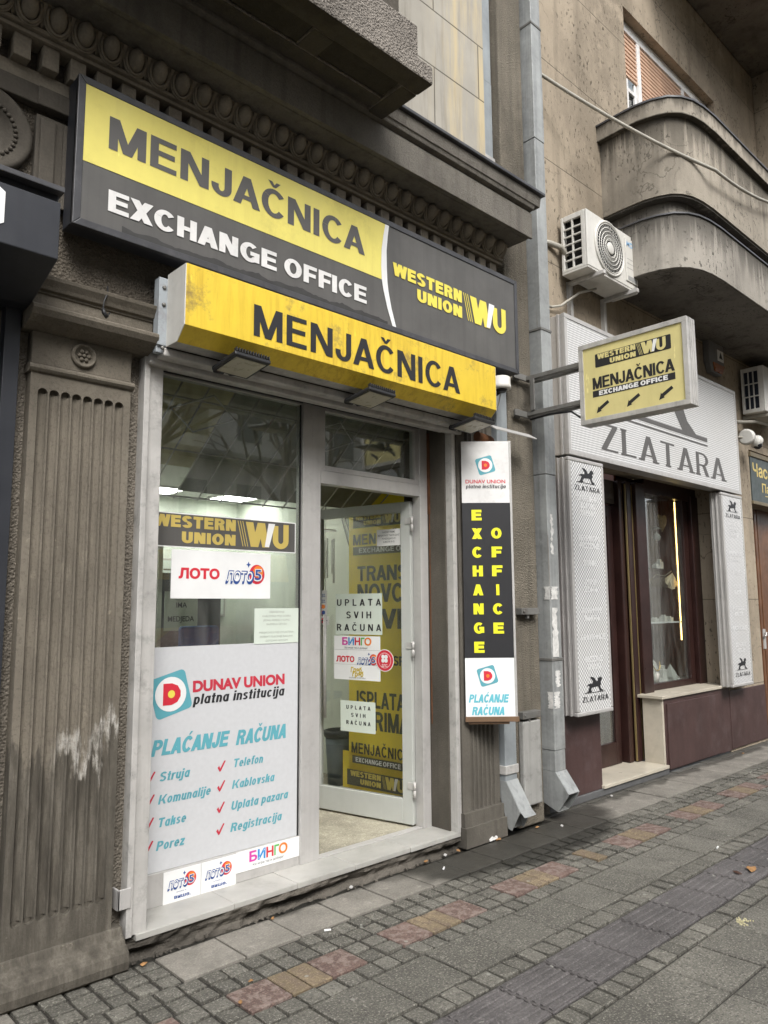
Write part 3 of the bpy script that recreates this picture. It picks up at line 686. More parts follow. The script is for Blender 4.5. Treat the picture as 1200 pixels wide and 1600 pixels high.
# ================================================================== ground
def pavement():
    mb = MB()
    def tile(x0, x1, y0, y1, mi, z=0.0, j=0.004, jit=0.0025, ch=0.004):
        x0 += j; x1 -= j; y0 += j; y1 -= j
        if x1-x0 < .02 or y1-y0 < .02: return
        w = random.uniform
        cs = [(x0+w(0, .003), y0+w(0, .003)), (x1-w(0, .003), y0+w(0, .003)), (x1-w(0, .003), y1-w(0, .003)), (x0+w(0, .003), y1-w(0, .003))]
        dz = z+w(-jit, jit); tx, ty = w(-jit, jit), w(-jit, jit); cx, cy = (x0+x1)/2, (y0+y1)/2
        zt = [dz+tx*(1 if x > cx else -1)*.5+ty*(1 if y > cy else -1)*.5 for x, y in cs]
        b = len(mb.v); mb.cur = mi
        ins = [(x+(ch if x < cx else -ch), y+(ch if y < cy else -ch)) for x, y in cs]
        mb.v += [Vector((x, y, -.018)) for x, y in cs]+[Vector((x, y, q-.003)) for (x, y), q in zip(cs, zt)]+[Vector((x, y, q)) for (x, y), q in zip(ins, zt)]
        for i in range(4):
            k = (i+1) % 4
            mb.face((b+i, b+k, b+4+k, b+4+i)); mb.face((b+4+i, b+4+k, b+8+k, b+8+i))
        mb.face((b+8, b+9, b+10, b+11))
    S = 0.1075
    def setts(x0, x1, y0, y1):
        nx = max(1, round((x1-x0)/S)); ny = max(1, round((y1-y0)/S))
        for i in range(nx):
            for k in range(ny):
                tile(x0+(x1-x0)*i/nx, x0+(x1-x0)*(i+1)/nx, y0+(y1-y0)*k/ny, y0+(y1-y0)*(k+1)/ny, 2, 0, random.uniform(.006, .010) if y0 > 2.7 else .006, .004, .008)
    XL, XR = -3.0, 22.0
    # row of smooth slabs along the fronts
    x = 1.745-4*0.315
    while x < XR:
        w = 0.321
        if x < 1.70 and x > 1.1: setts(x+ (0 if x>1.2 else .0), x+w, 3.165, 3.455)
        else: tile(x, x+w, 3.165, 3.455 if x < 4.9 else 3.53, 0)
        if x > 4.9: tile(x, x+w, 3.53, 3.62, 0)
        x += w
    setts(XL, XR, 2.945, 3.16)
    # coloured pavers alternating with setts
    per = 0.882; start = 1.834; y0, y1 = 2.735, 2.94
    blocks = [1.834, 2.70, 3.592, None, 4.82, 5.75, 6.68, 7.56, 8.45, 9.34, 10.2, 11.1, 12]
    xs = 1.834
    edges = []
    for bx in [0.10, 0.96, 1.834-.0, 2.70, 3.592, 4.82, 5.75, 6.68, 7.56, 8.45, 9.34, 10.2, 11.1, 12.0]:
        edges.append((bx, bx+.635))
    cur = XL
    for a, bb in edges:
        if a > 4.0 and a < 4.9:
            setts(cur, 4.45, y0, y1); tile(4.45, 4.567, y0, y1, 4, j=.003); cur = 4.57
        setts(cur, a, y0, y1)
        tile(a, a+.208, y0, y1, 3, j=.003); tile(a+.208, a+.312, y0, y1, 4, j=.003); tile(a+.312, a+.424, y0, y1, 4, j=.003); tile(a+.424, a+.635, y0, y1, 3, j=.003)
        cur = bb
    setts(cur, XR, y0, y1)
    setts(XL, XR, 2.62, 2.73)
    P = 0.3365; x0 = 2.37-16*P; n = int((XR-x0)/P)
    def row(ya, yb, mi, j=.004):
        for i in range(n): tile(x0+i*P, x0+(i+1)*P, ya, yb, mi, j=j)
    row(2.318, 2.617, 1)
    setts(XL, XR, 2.195, 2.315)
    for i in range(n):                                # ribbed guidance pavers
        a, bb = x0+i*P, x0+(i+1)*P
        tile(a, bb, 1.893, 2.192, 5, -.001)
        mb.cur = 5
        for k in range(7):
            yy = 1.918+k*.0412
            mb.prism([(a+.012, yy-.011, -.001), (a+.012, yy-.006, .004), (a+.012, yy+.006, .004), (a+.012, yy+.011, -.001)], (P-.024, 0, 0))
    setts(XL, XR, 1.776, 1.89)
    row(1.468, 1.773, 1); row(1.163, 1.465, 1); row(.858, 1.16, 1)
    setts(XL, XR, .745, .855)
    for k in range(6): row(.745-.303*(k+1), .742-.303*k, 1)
    mb.cur = 6; mb.box(XL, XR, -1.15, 3.452, -.12, -.0135); mb.box(XL, XR, 3.452, 3.62, -.12, -.020)
    mb.cur = 0; mb.box(XL, XR, -1.29, -1.15, -.12, .002)
    tag(mb.build("pavement", [T_SLAB, T_BIG, T_SETT, T_RED, T_YEL, T_TACT, JOINT]), kind='structure')
    g = MB(); g.poly([(-400, -400, -.13), (400, -400, -.13), (400, 400, -.13), (-400, 400, -.13)])
    tag(g.build("road", ASPH), kind='structure')
pavement()

# ================================================================== the stone building with the exchange office
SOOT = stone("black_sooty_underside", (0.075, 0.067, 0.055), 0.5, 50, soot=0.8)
B1 = thing("stone_building", "soot stained stone corner of an old building with fluted pilaster, egg moulding and exchange office", "building", (2.8, 3.6, 0))
WF = 3.50                                            # plane of the pilaster faces
def building_one():
    # ---- upper wall, frieze, rough render
    m = MB(); m.box(-3, 4.44, 3.50, 4.0, 4.75, 9.5); m.box(4.44, 4.63, 3.62, 4.0, 3.3, 9.5); m.build("upper_wall", ASHLAR, B1)
    m = MB(); m.box(4.63, 4.95, 3.49, 4.0, 0.0, 9.5); m.build("wall_strip", CONC, B1, .012)
    m = MB()
    m.box(-3, 4.44, 3.505, 4.0, 3.12, 4.27); m.build("frieze", ROUGH_DK, B1)
    m = MB()                                          # wall around the opening and piers beside the shop
    m.box(-3, 1.65, 3.565, 4.0, 0, 3.12); m.build("rough_pier", ROUGH, B1)
    m = MB(); m.box(3.985, 4.44, 3.565, 4.0, 0, 3.12); m.box(1.65, 3.955, 3.60, 3.72, 2.92, 3.12); m.build("rear_pier", ROUGH_DK, B1)
    # ---- left pilaster with eight flutes
    x0, x1, z0, z1 = 1.105, 1.578, 0.17, 2.69
    pts = [(x0, 3.57), (x0, WF)]
    nf = 8; fw_ = 0.044; gap = (x1-x0-.06)/nf
    m = MB()
    edges = []; cx0 = x0+.03
    for i in range(nf):
        c = cx0+gap*(i+.5); edges.append((c-fw_/2, c+fw_/2, c))
    prof = [(x0, 3.57), (x0, WF)]
    for a, b, c in edges:
        for k in range(7):
            an = math.pi*k/6; prof.append((c-fw_/2*math.cos(an), WF+.026*math.sin(an)))
    prof += [(x1, WF), (x1, 3.57)]
    zt, zb = 2.60, 0.31
    m.prism([(x, y, zb) for x, y in prof], (0, 0, zt-zb))
    # rounded flute heads and feet: solid bands with half round scoops
    def band(za, zb_, up_):
        n = 9
        for i in range(nf+1):                         # plain fillets between the flutes
            a = x0 if i == 0 else edges[i-1][1]; b = x1 if i == nf else edges[i][0]
            m.box(a, b, WF, 3.57, za, zb_)
        for a, b, c in edges:
            r = fw_/2; base = za if up_ else zb_; s = 1 if up_ else -1
            top = zb_ if up_ else za
            arc = [(c-r*math.cos(math.pi*k/n), base+s*r*math.sin(math.pi*k/n)) for k in range(n+1)]
            for k in range(n):
                p, q = arc[k], arc[k+1]
                m.poly([(p[0], WF, p[1]), (q[0], WF, q[1]), (q[0], WF, top), (p[0], WF, top)] if up_ else [(p[0], WF, top), (q[0], WF, top), (q[0], WF, q[1]), (p[0], WF, p[1])])
                m.poly([(p[0], WF+.026, p[1]), (q[0], WF+.026, q[1]), (q[0], WF, q[1]), (p[0], WF, p[1])] if up_ else [(p[0], WF, p[1]), (q[0], WF, q[1]), (q[0], WF+.026, q[1]), (p[0], WF+.026, p[1])])
            m.box(a, b, WF+.026, 3.57, za, zb_)
    band(zt, 2.69, True); band(.17, zb, False)
    pl = m.build("pilaster", PIL, B1)
    m = MB(); m.profx([(3.57, 2.69), (3.50, 2.69), (3.487, 2.695), (3.478, 2.706), (3.478, 2.716), (3.487, 2.727), (3.50, 2.732), (3.57, 2.732)], x0-.012, x1+.012)
    m.build("bead", PIL, pl)
    m = MB(); m.box(x0, x1, WF+.002, 3.57, 2.732, 2.885); m.build("necking", PIL, pl, .004)
    m = MB(); O = (1.338, WF+.002, 2.812)
    m.lathe(O, (0, -1, 0), [(.060, 0), (.060, .010), (.055, .018), (.048, .018), (.044, .008), (.040, .008), (.040, .006), (.0, .006)], 32)
    for k in range(6):
        a = k*math.pi/3; m.lathe((1.338+.022*math.cos(a), WF-.003, 2.812+.022*math.sin(a)), (0, -1, 0), [(.011, 0), (.010, .007), (.005, .012), (.001, .013)], 10)
    m.lathe((1.338, WF-.003, 2.812), (0, -1, 0), [(.010, 0), (.009, .009), (.001, .014)], 12)
    m.build("rosette", PIL, pl)
    cap = [(3.57, 2.885), (3.495, 2.885), (3.47, 2.892), (3.425, 2.905), (3.392, 2.925), (3.376, 2.95), (3.376, 2.966), (3.388, 2.974), (3.435, 2.978), (3.435, 2.99), (3.452, 2.995), (3.452, 3.045), (3.444, 3.048), (3.444, 3.058), (3.43, 3.063), (3.422, 3.08), (3.405, 3.105), (3.40, 3.122), (3.57, 3.122)]
    m = MB(); m.profx(cap, x0-.045, x1+.082); m.build("capital", PIL, pl, .003)
    m = MB()
    base = [(3.57, 0.0), (3.42, 0.0), (3.405, .015), (3.40, .05), (3.41, .085), (3.435, .105), (3.45, .11), (3.455, .125), (3.48, .135), (3.492, .17), (3.57, .17)]
    m.profx(base, x0-.5, x1+.05); m.build("plinth", PIL, pl, .006)
    # ---- right pilaster behind the upright sign (five flutes)
    xa, xb = 4.03, 4.435; prof = [(xa, 3.57), (xa, WF+.004), (xa+.07, WF+.004)]
    for i in range(6):
        c = xa+.10+i*.046
        for k in range(6):
            an = math.pi*k/5; prof.append((c-.017*math.cos(an), WF+.004+.024*math.sin(an)))
    prof += [(xb, WF+.004), (xb, 3.57)]
    m = MB(); m.prism([(x, y, .22) for x, y in prof], (0, 0, 2.9)); m.box(xa-.02, xb+.02, 3.46, 3.57, 0, .13); m.box(xa-.01, xb+.01, 3.48, 3.57, .13, .22)
    m.build("fluted_pilaster", STONE, B1)
    # ---- frieze: roundel, triglyph, drops
    m = MB(); O = (.845, 3.505, 3.765)
    m.lathe(O, (0, -1, 0), [(.205, 0), (.205, .03), (.195, .042), (.180, .046), (.150, .030), (.118, .026), (.112, .012), (.0, .012)], 56)
    for k in range(34):
        a = 2*math.pi*k/34; m.lathe((.845+.131*math.cos(a), 3.477, 3.765+.131*math.sin(a)), (0, -1, 0), [(.011, 0), (.010, .006), (.005, .010), (.001, .011)], 8)
    m.build("roundel", STONE_DK, B1)
    m = MB()
    m.box(1.06, 1.60, 3.47, 3.505, 3.50, 3.92)
    for i in range(5): m.box(1.075+i*.105, 1.145+i*.105, 3.452, 3.47, 3.48, 3.90)
    m.box(-3, 4.44, 3.455, 3.505, 3.955, 4.05); m.box(1.055, 1.62, 3.44, 3.455, 3.95, 4.045)
    m.build("triglyph", STONE_DK, B1, .006)
    m = MB()
    for i in range(6):
        c = 1.14+.1*i
        m.prism([(c-.022, 3.46, 3.50), (c+.022, 3.46, 3.50), (c+.035, 3.445, 3.39), (c-.035, 3.445, 3.39)], (0, .045, 0))
    m.build("drops", STONE_DK, B1, .004)
    # ---- dentils
    m = MB(); i = 0; x = -2.5
    while x < 4.43:
        m.box(x, min(x+.075, 4.44), 3.415, 3.505, 4.125, 4.235); x += .127
    m.box(-3, 4.44, 3.47, 3.505, 4.05, 4.125)
    m.build("dentil_course", STONE_LIT, B1, .004)
    m = MB(); m.profx([(3.505, 4.235), (3.395, 4.235), (3.392, 4.25), (3.405, 4.253), (3.405, 4.262), (3.385, 4.266), (3.385, 4.285), (3.505, 4.285)], -3, 4.485); m.build("fillet", STONE_LIT, B1, .003)
    # ---- egg and dart moulding
    m = MB(); m.profx([(3.505, 4.285), (3.42, 4.285), (3.40, 4.30), (3.375, 4.33), (3.355, 4.37), (3.35, 4.395), (3.505, 4.395)], -3, 4.50)
    x = .971-.127*30
    def egg(cx, w, h, y, z, dep, n=10, mm=5):
        old = m.smooth; m.smooth = True; rings = []
        for j in range(mm+1):
            ph = math.pi/2*j/mm; rr = math.cos(ph); b = len(m.v); rings.append(b)
            m.v += [Vector((cx+w*rr*math.cos(2*math.pi*k/n), y-dep*math.sin(ph)-.25*(z_ := h*rr*math.sin(2*math.pi*k/n))*0.9, z+h*rr*math.sin(2*math.pi*k/n))) for k in range(n)]
        for j in range(mm):
            for k in range(n):
                k2 = (k+1) % n; m.face((rings[j]+k, rings[j]+k2, rings[j+1]+k2, rings[j+1]+k))
        m.smooth = old
    def shell(cx, w, h, y, z, r):
        P = []
        for k in range(13):
            a = rad(150+240*k/12); P.append((cx+w*math.cos(a), y-.25*h*math.sin(a)*.9, z+h*math.sin(a)))
        m.tube(P, r, 6)
    while x < 4.46:
        egg(x, .041, .058, 3.372, 4.345, .064); shell(x, .050, .068, 3.358, 4.345, .008); shell(x, .060, .078, 3.366, 4.347, .006)
        m.prism([(x+.0635-.009, 3.34, 4.385), (x+.0635+.009, 3.34, 4.385), (x+.0635+.007, 3.385, 4.305), (x+.0635, 3.40, 4.285), (x+.0635-.007, 3.385, 4.305)], (0, .03, 0))
        x += .127
    m.build("egg_moulding", STONE_LIT, B1)
    # ---- cornice
    m = MB()
    m.profx([(3.52, 4.395), (3.20, 4.395), (3.20, 4.40), (3.17, 4.40), (3.17, 4.386), (3.15, 4.386), (3.15, 4.585), (3.163, 4.592), (3.163, 4.602), (3.128, 4.612), (3.118, 4.64), (3.118, 4.69), (3.52, 4.72)], -3, 4.545)
    co = m.build("cornice", CORN, B1, .005)
    m = MB(); m.box(-3, 4.625, 3.075, 3.52, 4.725, 4.748); m.build("flashing", SIGNFR, co, .004)
    m = MB(); m.profx([(3.52, 4.64), (3.112, 4.64), (3.098, 4.72), (3.52, 4.724)], -3, 4.60); m.build("crown_moulding", CORN, co, .004)
    # ---- balcony
    m = MB(); bx = 2.97; yf = 2.707; zb = 4.61
    m.box(-3, bx, yf, yf+.13, zb, 4.725); m.box(bx-.13, bx, yf+.13, 3.50, zb, 4.725); m.box(-3, bx-.13, yf+.13, 3.50, zb+.03, 4.725)
    m.box(-3, bx-.13, 3.0, 3.11, zb+.003, zb+.03)
    for xx in (-1.6, -.55, .5, 1.42, 2.2):
        m.box(xx, xx+.14, yf+.13, 3.0, zb+.004, zb+.03)
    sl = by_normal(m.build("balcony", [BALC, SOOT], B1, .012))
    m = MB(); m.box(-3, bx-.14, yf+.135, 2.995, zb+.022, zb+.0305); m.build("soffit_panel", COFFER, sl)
    m = MB(); m.box(-3, 2.02, 2.765, 3.0, 4.725, 4.985); m.box(2.032, 2.905, 2.765, 3.0, 4.725, 4.985); m.box(2.02, 2.032, 2.775, 3.0, 4.725, 4.98)
    m.build("parapet", BALC, sl, .02)
    m = MB(); m.box(2.25, 2.80, 2.81, 3.0, 4.985, 6.2); m.box(-3, 2.25, 2.90, 3.0, 4.985, 6.2); m.build("balcony_pier", STONE_DK, sl, .01)
    # ---- step
    m = MB(); n = 150; prof = []
    for i in range(n+1):
        x = 1.64+(4.06-1.64)*i/n
        prof.append(x)
    def fy(x, z):
        lip = .030*noise.noise((x*4.2, z*14, 1.3))+.018*noise.noise((x*17, z*30, 5.1))
        cave = max(0.0, .5+.9*noise.noise((x*1.7, 8.0, .3)))*.085*max(0, 1-abs(z-.014)/.036)
        return 3.512+lip+cave
    zs = [-.03, -.012, .0, .012, .024, .036, .048, .060, .071, .080]
    for i in range(n):
        for j in range(len(zs)-1):
            q = []
            for xx, zz in ((prof[i], zs[j]), (prof[i+1], zs[j]), (prof[i+1], zs[j+1]), (prof[i], zs[j+1])):
                q.append((xx, fy(xx, zz), zz))
            m.poly(q)
        m.poly([(prof[i], fy(prof[i], .08), .08), (prof[i+1], fy(prof[i+1], .08), .08), (prof[i+1], 3.6, .08), (prof[i], 3.6, .08)])
    # hollow shadow line of the broken edge
    for k in range(60):
        x = random.uniform(1.66, 4.02); s = random.uniform(.005, .018); y = 3.50-random.uniform(0, .03); z = random.uniform(-.012, -.004)
        m.obox((x, y, z), (s, random.uniform(-.01, .01), random.uniform(-.008, .008)), (random.uniform(-.01, .01), s*.8, .004), (0, .003, s*.7))
    st = m.build("step", BROKEN, B1)
    m = MB(); xs = [1.66, 2.28, 2.92, 3.42, 3.93]
    xs = [1.70, 2.235, 2.64, 3.06, 3.52, 4.0]
    for a, b in zip(xs[:-1], xs[1:]): m.box(a+.0012, b-.0012, 3.500+random.uniform(0, .006), 3.80, .078, .108+random.uniform(-.0015, .0015))
    m.build("marble_sill", MARBLE_G, st, .004)
    # ---- reveal right of the door
    m = MB(); m.box(3.955, 4.03, 3.56, 3.84, .1, 2.93); m.build("door_reveal", SPECK, B1)
    m = MB(); m.box(3.946, 3.955, 3.70, 3.73, 2.28, 2.88); m.box(3.9495, 3.955, 3.705, 3.712, .8, 2.28); m.build("rusted_strip", RUST, B1)
    # ---- shutter rails
    for xa, xb, nm in ((1.648, 1.757, "shutter_rail"), (3.968, 4.028, "shutter_rail")):
        m = MB(); m.box(xa, xa+.03, 3.498, 3.59, .105, 2.92); m.box(xa+.03, xb, 3.515, 3.59, .105, 2.92); r_ = m.build(nm, ALU_W, B1, .003)
        m = MB(); m.box(xb-.03, xb-.012, 3.59, 3.60, .11, 2.9); m.build("guide_slot", PLAST_B, r_)
    m = MB(); m.box(1.60, 1.665, 3.49, 3.50, .24, .33); m.box(1.60, 1.612, 3.49, 3.56, .24, .33); m.build("lock_plate", ALU, B1, .003)
    # ---- rolling shutter housing rail and soffit above the glazing
    m = MB(); m.box(1.66, 4.05, 3.47, 3.53, 2.845, 2.90); m.box(1.70, 4.0, 3.53, 3.60, 2.865, 2.92); m.build("shutter_lintel", ALU_W, B1, .005)
    m = MB(); m.box(1.70, 4.0, 3.60, 3.745, 2.905, 2.93); m.build("shutter_slot", DARK, B1)
building_one()

# ---- shop front glazing
def shop_front():
    yg = 3.752
    # left display window
    m = MB(); m.box(1.765, 1.850, 3.735, 3.80, .108, 2.92); m.box(1.850, 2.823, 3.74, 3.80, 2.895, 2.93); m.box(1.850, 2.823, 3.742, 3.80, .108, .272)
    m.box(2.823, 2.893, 3.728, 3.80, .108, 2.92); m.box(2.8945, 2.967, 3.732, 3.80, .108, 2.92)
    w = m.build("shop_window", ALU, B1, .003)
    m = MB(); m.box(1.850, 2.823, 3.757, 3.765, .272, 2.895); m.build("pane", GLASS, w)
    m = MB(); m.box(2.814, 2.823, 3.750, 3.757, .272, 2.895); m.build("gasket", RUBBER, w)
    # transom light
    m = MB(); x0, x1, z0, z1 = 2.967, 3.872, 2.405, 2.92
    m.box(x0, x1, 3.728, 3.80, z0, 2.488); m.box(x0, x0+.038, 3.735, 3.79, 2.49, z1); m.box(x1-.038, x1, 3.735, 3.79, 2.49, z1); m.box(x0+.038, x1-.038, 3.735, 3.79, 2.49, 2.525); m.box(x0+.038, x1-.038, 3.735, 3.79, 2.885, z1)
    t = m.build("transom_window", ALU, B1, .003)
    m = MB(); m.box(x0+.038, x1-.038, 3.757, 3.763, 2.525, 2.885); m.build("pane", GLASS, t)
    m = MB(); m.box(3.872, 3.950, 3.722, 3.80, .108, 2.92); m.box(2.967, 3.872, 3.735, 3.79, .108, .117); m.build("door_frame", ALU, B1, .004)
    # door leaf standing open into the shop
    h = Vector((3.862, 3.80, 0)); d = Vector((-.215, .9766, 0)); nn = Vector((-.9766, -.215, 0))
    def pt(s, z, k=0.0): return h+d*s+nn*k+Z*z
    W = 0.90; th = .045
    m = MB()
    def bar(s0, s1, z0, z1, t0=-th/2, t1=th/2): m.obox(pt(s0, z0, t0), d*(s1-s0), nn*(t1-t0), Z*(z1-z0))
    bar(0, .085, .122, 2.375); bar(W-.075, W, .122, 2.375); bar(.085, W-.075, .122, .290); bar(.085, W-.075, 2.300, 2.375)
    dr = m.build("shop_door", ALU_P, B1, .004)
    m = MB(); m.obox(pt(.085, .29, -.003), d*(W-.16), nn*.006, Z*2.01); m.build("pane", GLASS_C, dr)
    for z in (.30, 1.26, 2.15):
        m = MB(); m.lathe(pt(-.016, z, .025), (0, 0, 1), [(.011, 0), (.011, .05), (.008, .052), (.008, .056), (.011, .058), (.011, .11)], 12); m.obox(pt(-.012, z+.06, .0225), d*.05, nn*.006, Z*.045)
        m.build("hinge", ALU_W, dr)
    m = MB(); m.tube([pt(.765, 1.56, .045), pt(.765, .79, .045)], .014, 10); m.tube([pt(.775, 1.5, 0.02), pt(.765, 1.5, .045)], .009, 8); m.tube([pt(.775, .85, 0.02), pt(.765, .85, .045)], .009, 8)
    m.build("handle", ALU_W, dr)
    return pt, d, nn
DPT, DD, DN = shop_front()

# ---- inside of the office
def interior():
    m = MB(); m.box(1.2, 4.62, 3.80, 7.3, .02, .108); m.build("interior_floor", TERRAZZO, B1)
    m = MB(); m.box(1.1, 4.62, 7.1, 7.3, .108, 3.0); m.box(1.1, 1.25, 3.9, 7.1, .108, 3.0); m.box(4.48, 4.62, 4.0, 7.1, .108, 3.0); m.build("interior_wall", INWALL, B1)
    m = MB(); m.box(1.25, 4.48, 4.75, 7.1, 2.75, 2.9); m.box(1.25, 4.48, 4.70, 4.75, 2.75, 3.2); m.box(1.2, 4.6, 3.82, 4.70, 3.2, 3.3); m.build("interior_ceiling", INCEIL, B1)
    c = thing("ceiling_light", "square white ceiling panel light nearer the door inside the shop", "ceiling light", (4.16, 6.65, 2.745), "panel lights in the shop ceiling")
    m = MB(); m.box(3.97, 4.35, 6.44, 6.86, 2.738, 2.7495); m.build("diffuser", LED, c)
    m = MB()
    for a in ((3.95, 3.97, 6.42, 6.88), (4.35, 4.37, 6.42, 6.88), (3.97, 4.35, 6.42, 6.44), (3.97, 4.35, 6.86, 6.88)): m.box(*a, 2.734, 2.7495)
    m.build("frame", WHITE, c)
    dup(c, (-.85, .02, 0), "square white ceiling panel light half hidden by the left window post")
    dup(c, (-1.72, .02, 0), "added ceiling panel light, unseen behind the left pier, brightening the shop")  # this panel and the next are unseen, added to brighten the interior
    dup(c, (-2.52, -.9, 0), "second added ceiling panel light, unseen in the shop corner, brightening the shop")
    # sloping decorative grille behind the top of the glass
    g = thing("security_grille", "sloping metal grille with a diamond pattern inside the top of the shop window", "grille", (2.8, 4.0, 2.9))
    A = Vector((1.35, 3.90, 2.93)); B = Vector((1.35, 4.66, 2.36)); dn = (B-A)
    m = MB()
    for i in range(17):
        o = A+X*(.18*i); m.tube([o, o+dn], .006, 6)
    for f in (.12, .55, .98): m.tube([A+dn*f, A+dn*f+X*3.0], .006, 6)
    m.build("bars", ALU_W, g)
    m = MB()
    for cx in (.95, 1.95):
        c0 = A+X*cx+dn*.22-Y*.012
        P = [c0-X*.22, c0-dn*.16, c0+X*.22, c0+dn*.16, c0-X*.22]
        m.tube(P, .006, 6)
    m.build("diamond", PLAST_W, g)
    nn = X.cross(dn).normalized()
    m = MB(); m.obox(A+nn*.06, X*1.12, dn*.75, nn*.006); m.build("backing_panel", flat("yellowed_panel", (0.52, 0.48, 0.30), .7, vs=4, var=.25), g)
    m = MB(); m.obox(A+nn*.06+X*1.13, X*1.87, dn*.98, nn*.006); m.build("rear_panel", flat("grey_green_panel", (0.26, 0.265, 0.22), .7, vs=4, var=.25), g)
    # counter with screen
    cb = thing("added_cabinet", "added dark cabinet behind the lottery poster, a backdrop for the pane reflections", "cabinet", (3.6, 6.8, .108))  # added as a dark backdrop so street reflections show in the pane
    m = MB(); m.box(3.22, 4.0, 6.62, 7.08, .108, 1.95); m.build("body", plain("dark_cabinet", (.035, .037, .045), .5), cb, .006)
    for xx in (3.235, 3.615):
        m = MB(); m.box(xx, xx+.37, 6.605, 6.62, .15, 1.92); dd = m.build("door", plain("dark_cabinet_door", (.045, .047, .055), .45), cb, .004)
        m = MB(); m.box(xx+(.33 if xx < 3.5 else .02), xx+(.345 if xx < 3.5 else .035), 6.59, 6.605, 1.0, 1.2); m.build("handle", ALU_W, dd)
    k = thing("shop_counter", "pale counter with glass screen along the back of the shop", "counter", (2.4, 6.3, .108))
    m = MB(); m.box(1.3, 3.2, 6.1, 6.5, .108, 1.10); m.build("body", INWALL, k, .01)
    m = MB(); m.box(1.28, 3.22, 6.06, 6.54, 1.10, 1.135); m.build("worktop", WOOD_B, k, .006)
    for xx in (2.1, 3.15):
        m = MB(); m.box(xx, xx+.04, 6.28, 6.32, 1.135, 2.2); m.build("screen_post", ALU, k)
    m = MB(); m.box(1.3, 2.1, 6.297, 6.303, 1.2, 2.2); m.box(2.14, 3.15, 6.297, 6.303, 1.2, 2.2); m.build("glass_screen", GLASS_C, k)
    ch = thing("office_chair", "blue chair back showing behind the lower window glass", "chair", (2.95, 5.2, .108))
    m = MB(); m.box(2.80, 3.14, 5.2, 5.25, 1.12, 1.48); m.build("backrest", flat("blue_fabric", (0.03, 0.09, 0.24), .8), ch, .03)
    m = MB(); m.box(2.78, 3.16, 4.85, 5.22, .82, .88); m.build("seat", flat("blue_fabric", (0.03, 0.09, 0.24), .8), ch, .02)
    m = MB(); m.tube([(2.97, 5.225, .88), (2.97, 5.225, 1.15)], .02); m.tube([(2.97, 5.03, .12), (2.97, 5.03, .82)], .03)
    for q in range(5):
        a = 2*math.pi*q/5; m.tube([(2.97, 5.03, .2), (2.97+.25*math.cos(a), 5.03+.25*math.sin(a), .135)], .018)
    m.build("base", PLAST_B, ch)
    for i, (xx, lb) in enumerate(((3.72, "framed document on the back wall left of the window mullion"), (4.14, "narrow framed document on the back wall beside the mullion"))):
        f = thing("wall_frame", lb, "picture frame", (xx, 7.09, 1.8), "framed papers on the shop back wall")
        m = MB(); m.box(xx-.19, xx+.19, 7.075, 7.099, 1.52, 2.12); m.build("frame", ALU_W, f, .006)
        m = MB(); m.box(xx-.165, xx+.165, 7.071, 7.0745, 1.545, 2.095); m.build("paper", PAPER_G, f)
        m = MB()
        for q in range(9): m.box(xx-.12, xx+.12-.03*(q % 3), 7.069, 7.0705, 1.62+q*.047, 1.636+q*.047)
        m.build("print", DKGREY, f)
    f = thing("counter_notice", "small notice reading IMA MEDJEDA hanging at the back of the shop", "notice", (3.15, 6.05, 1.6))
    m = MB(); m.box(3.10, 3.42, 6.05, 6.054, 1.42, 1.76); m.build("paper", PAPER_G, f)
    m = MB(); font_text(m, "IMA", (3.26, 6.05, 1.62), X, Z, cap=.045, align='C'); font_text(m, "MEDJEDA", (3.26, 6.05, 1.50), X, Z, width=.25, cap=.045, align='C'); m.build("lettering", BLACK, f)
    # yellow banner leaning by the side wall, seen through the door pane
    bd = Vector((.10, -.995, 0)).normalized(); bn = bd.cross(Z)
    P0 = Vector((4.19, 4.88, .13))
    b = thing("advertising_banner", "tall yellow stand-up banner seen through the open door pane", "banner", (4.23, 4.5, .11))
    BT = plain("banner_yellow", (.82, .63, .04), .6, var=.08)
    m = MB(); m.obox(P0, bd*.86, -bn*.012, Z*2.42); m.obox(P0-bd*.07+bn*.0, bd*1.0, -bn*.010, Z*.30); m.build("panel", BT, b)
    m = MB(); m.obox(P0-bd*.1-Z*.022-bn*.05, bd*1.05, bn*.10, Z*.03); m.build("foot", ALU_W, b, .004)
    def bl(u, v): return P0+bd*u+Z*v
    m = MB(); O = lambda u, z: bl(u, z-.13)
    for s, u, z, w, hh in (("TRANSFER", .10, 1.83, .86, .125), ("NOVCA", .10, 1.655, .62, .15), ("ISPLATA", .09, .80, .52, .13), ("EVRIMA", .09, .625, .56, .15), ("TRANSFER", .23, 1.15, .50, .075), ("VDI", .36, 1.44, .4, .16)):
        stroke_text(m, s, O(u, z), bd, Z, w, hh, t=.21, gap=.08)
    stroke_text(m, "MENJAČNICA", O(.05, 2.135), bd, Z, .80, .09, t=.2); stroke_text(m, "MENJAČNICA", O(.03, .425), bd, Z, .62, .085, t=.2)
    m.sheet2d(rc(.05, 0, .85, .07), O(0, 2.05), bd, Z, .002); m.sheet2d(rc(.04, 0, .60, .06), O(0, .345), bd, Z, .002); m.sheet2d(rc(-.02, 0, .66, .125), O(0, .165), bd, Z, .002); m.sheet2d(rc(.05, 0, .6, .125), O(0, 2.28), bd, Z, .002)
    m.mat(1); stroke_text(m, "EXCHANGE OFFICE", O(.12, 2.066), bd, Z, .66, .04, t=.2, off=.0045); stroke_text(m, "EXCHANGE OFFICE", O(.08, .358), bd, Z, .48, .035, t=.2, off=.0045)
    m.mat(2); money_logo(m, O(.02, .185), bd, Z, .58, 2, 1, .0045); money_logo(m, O(.08, 2.30), bd, Z, .5, 2, 1, .0045)
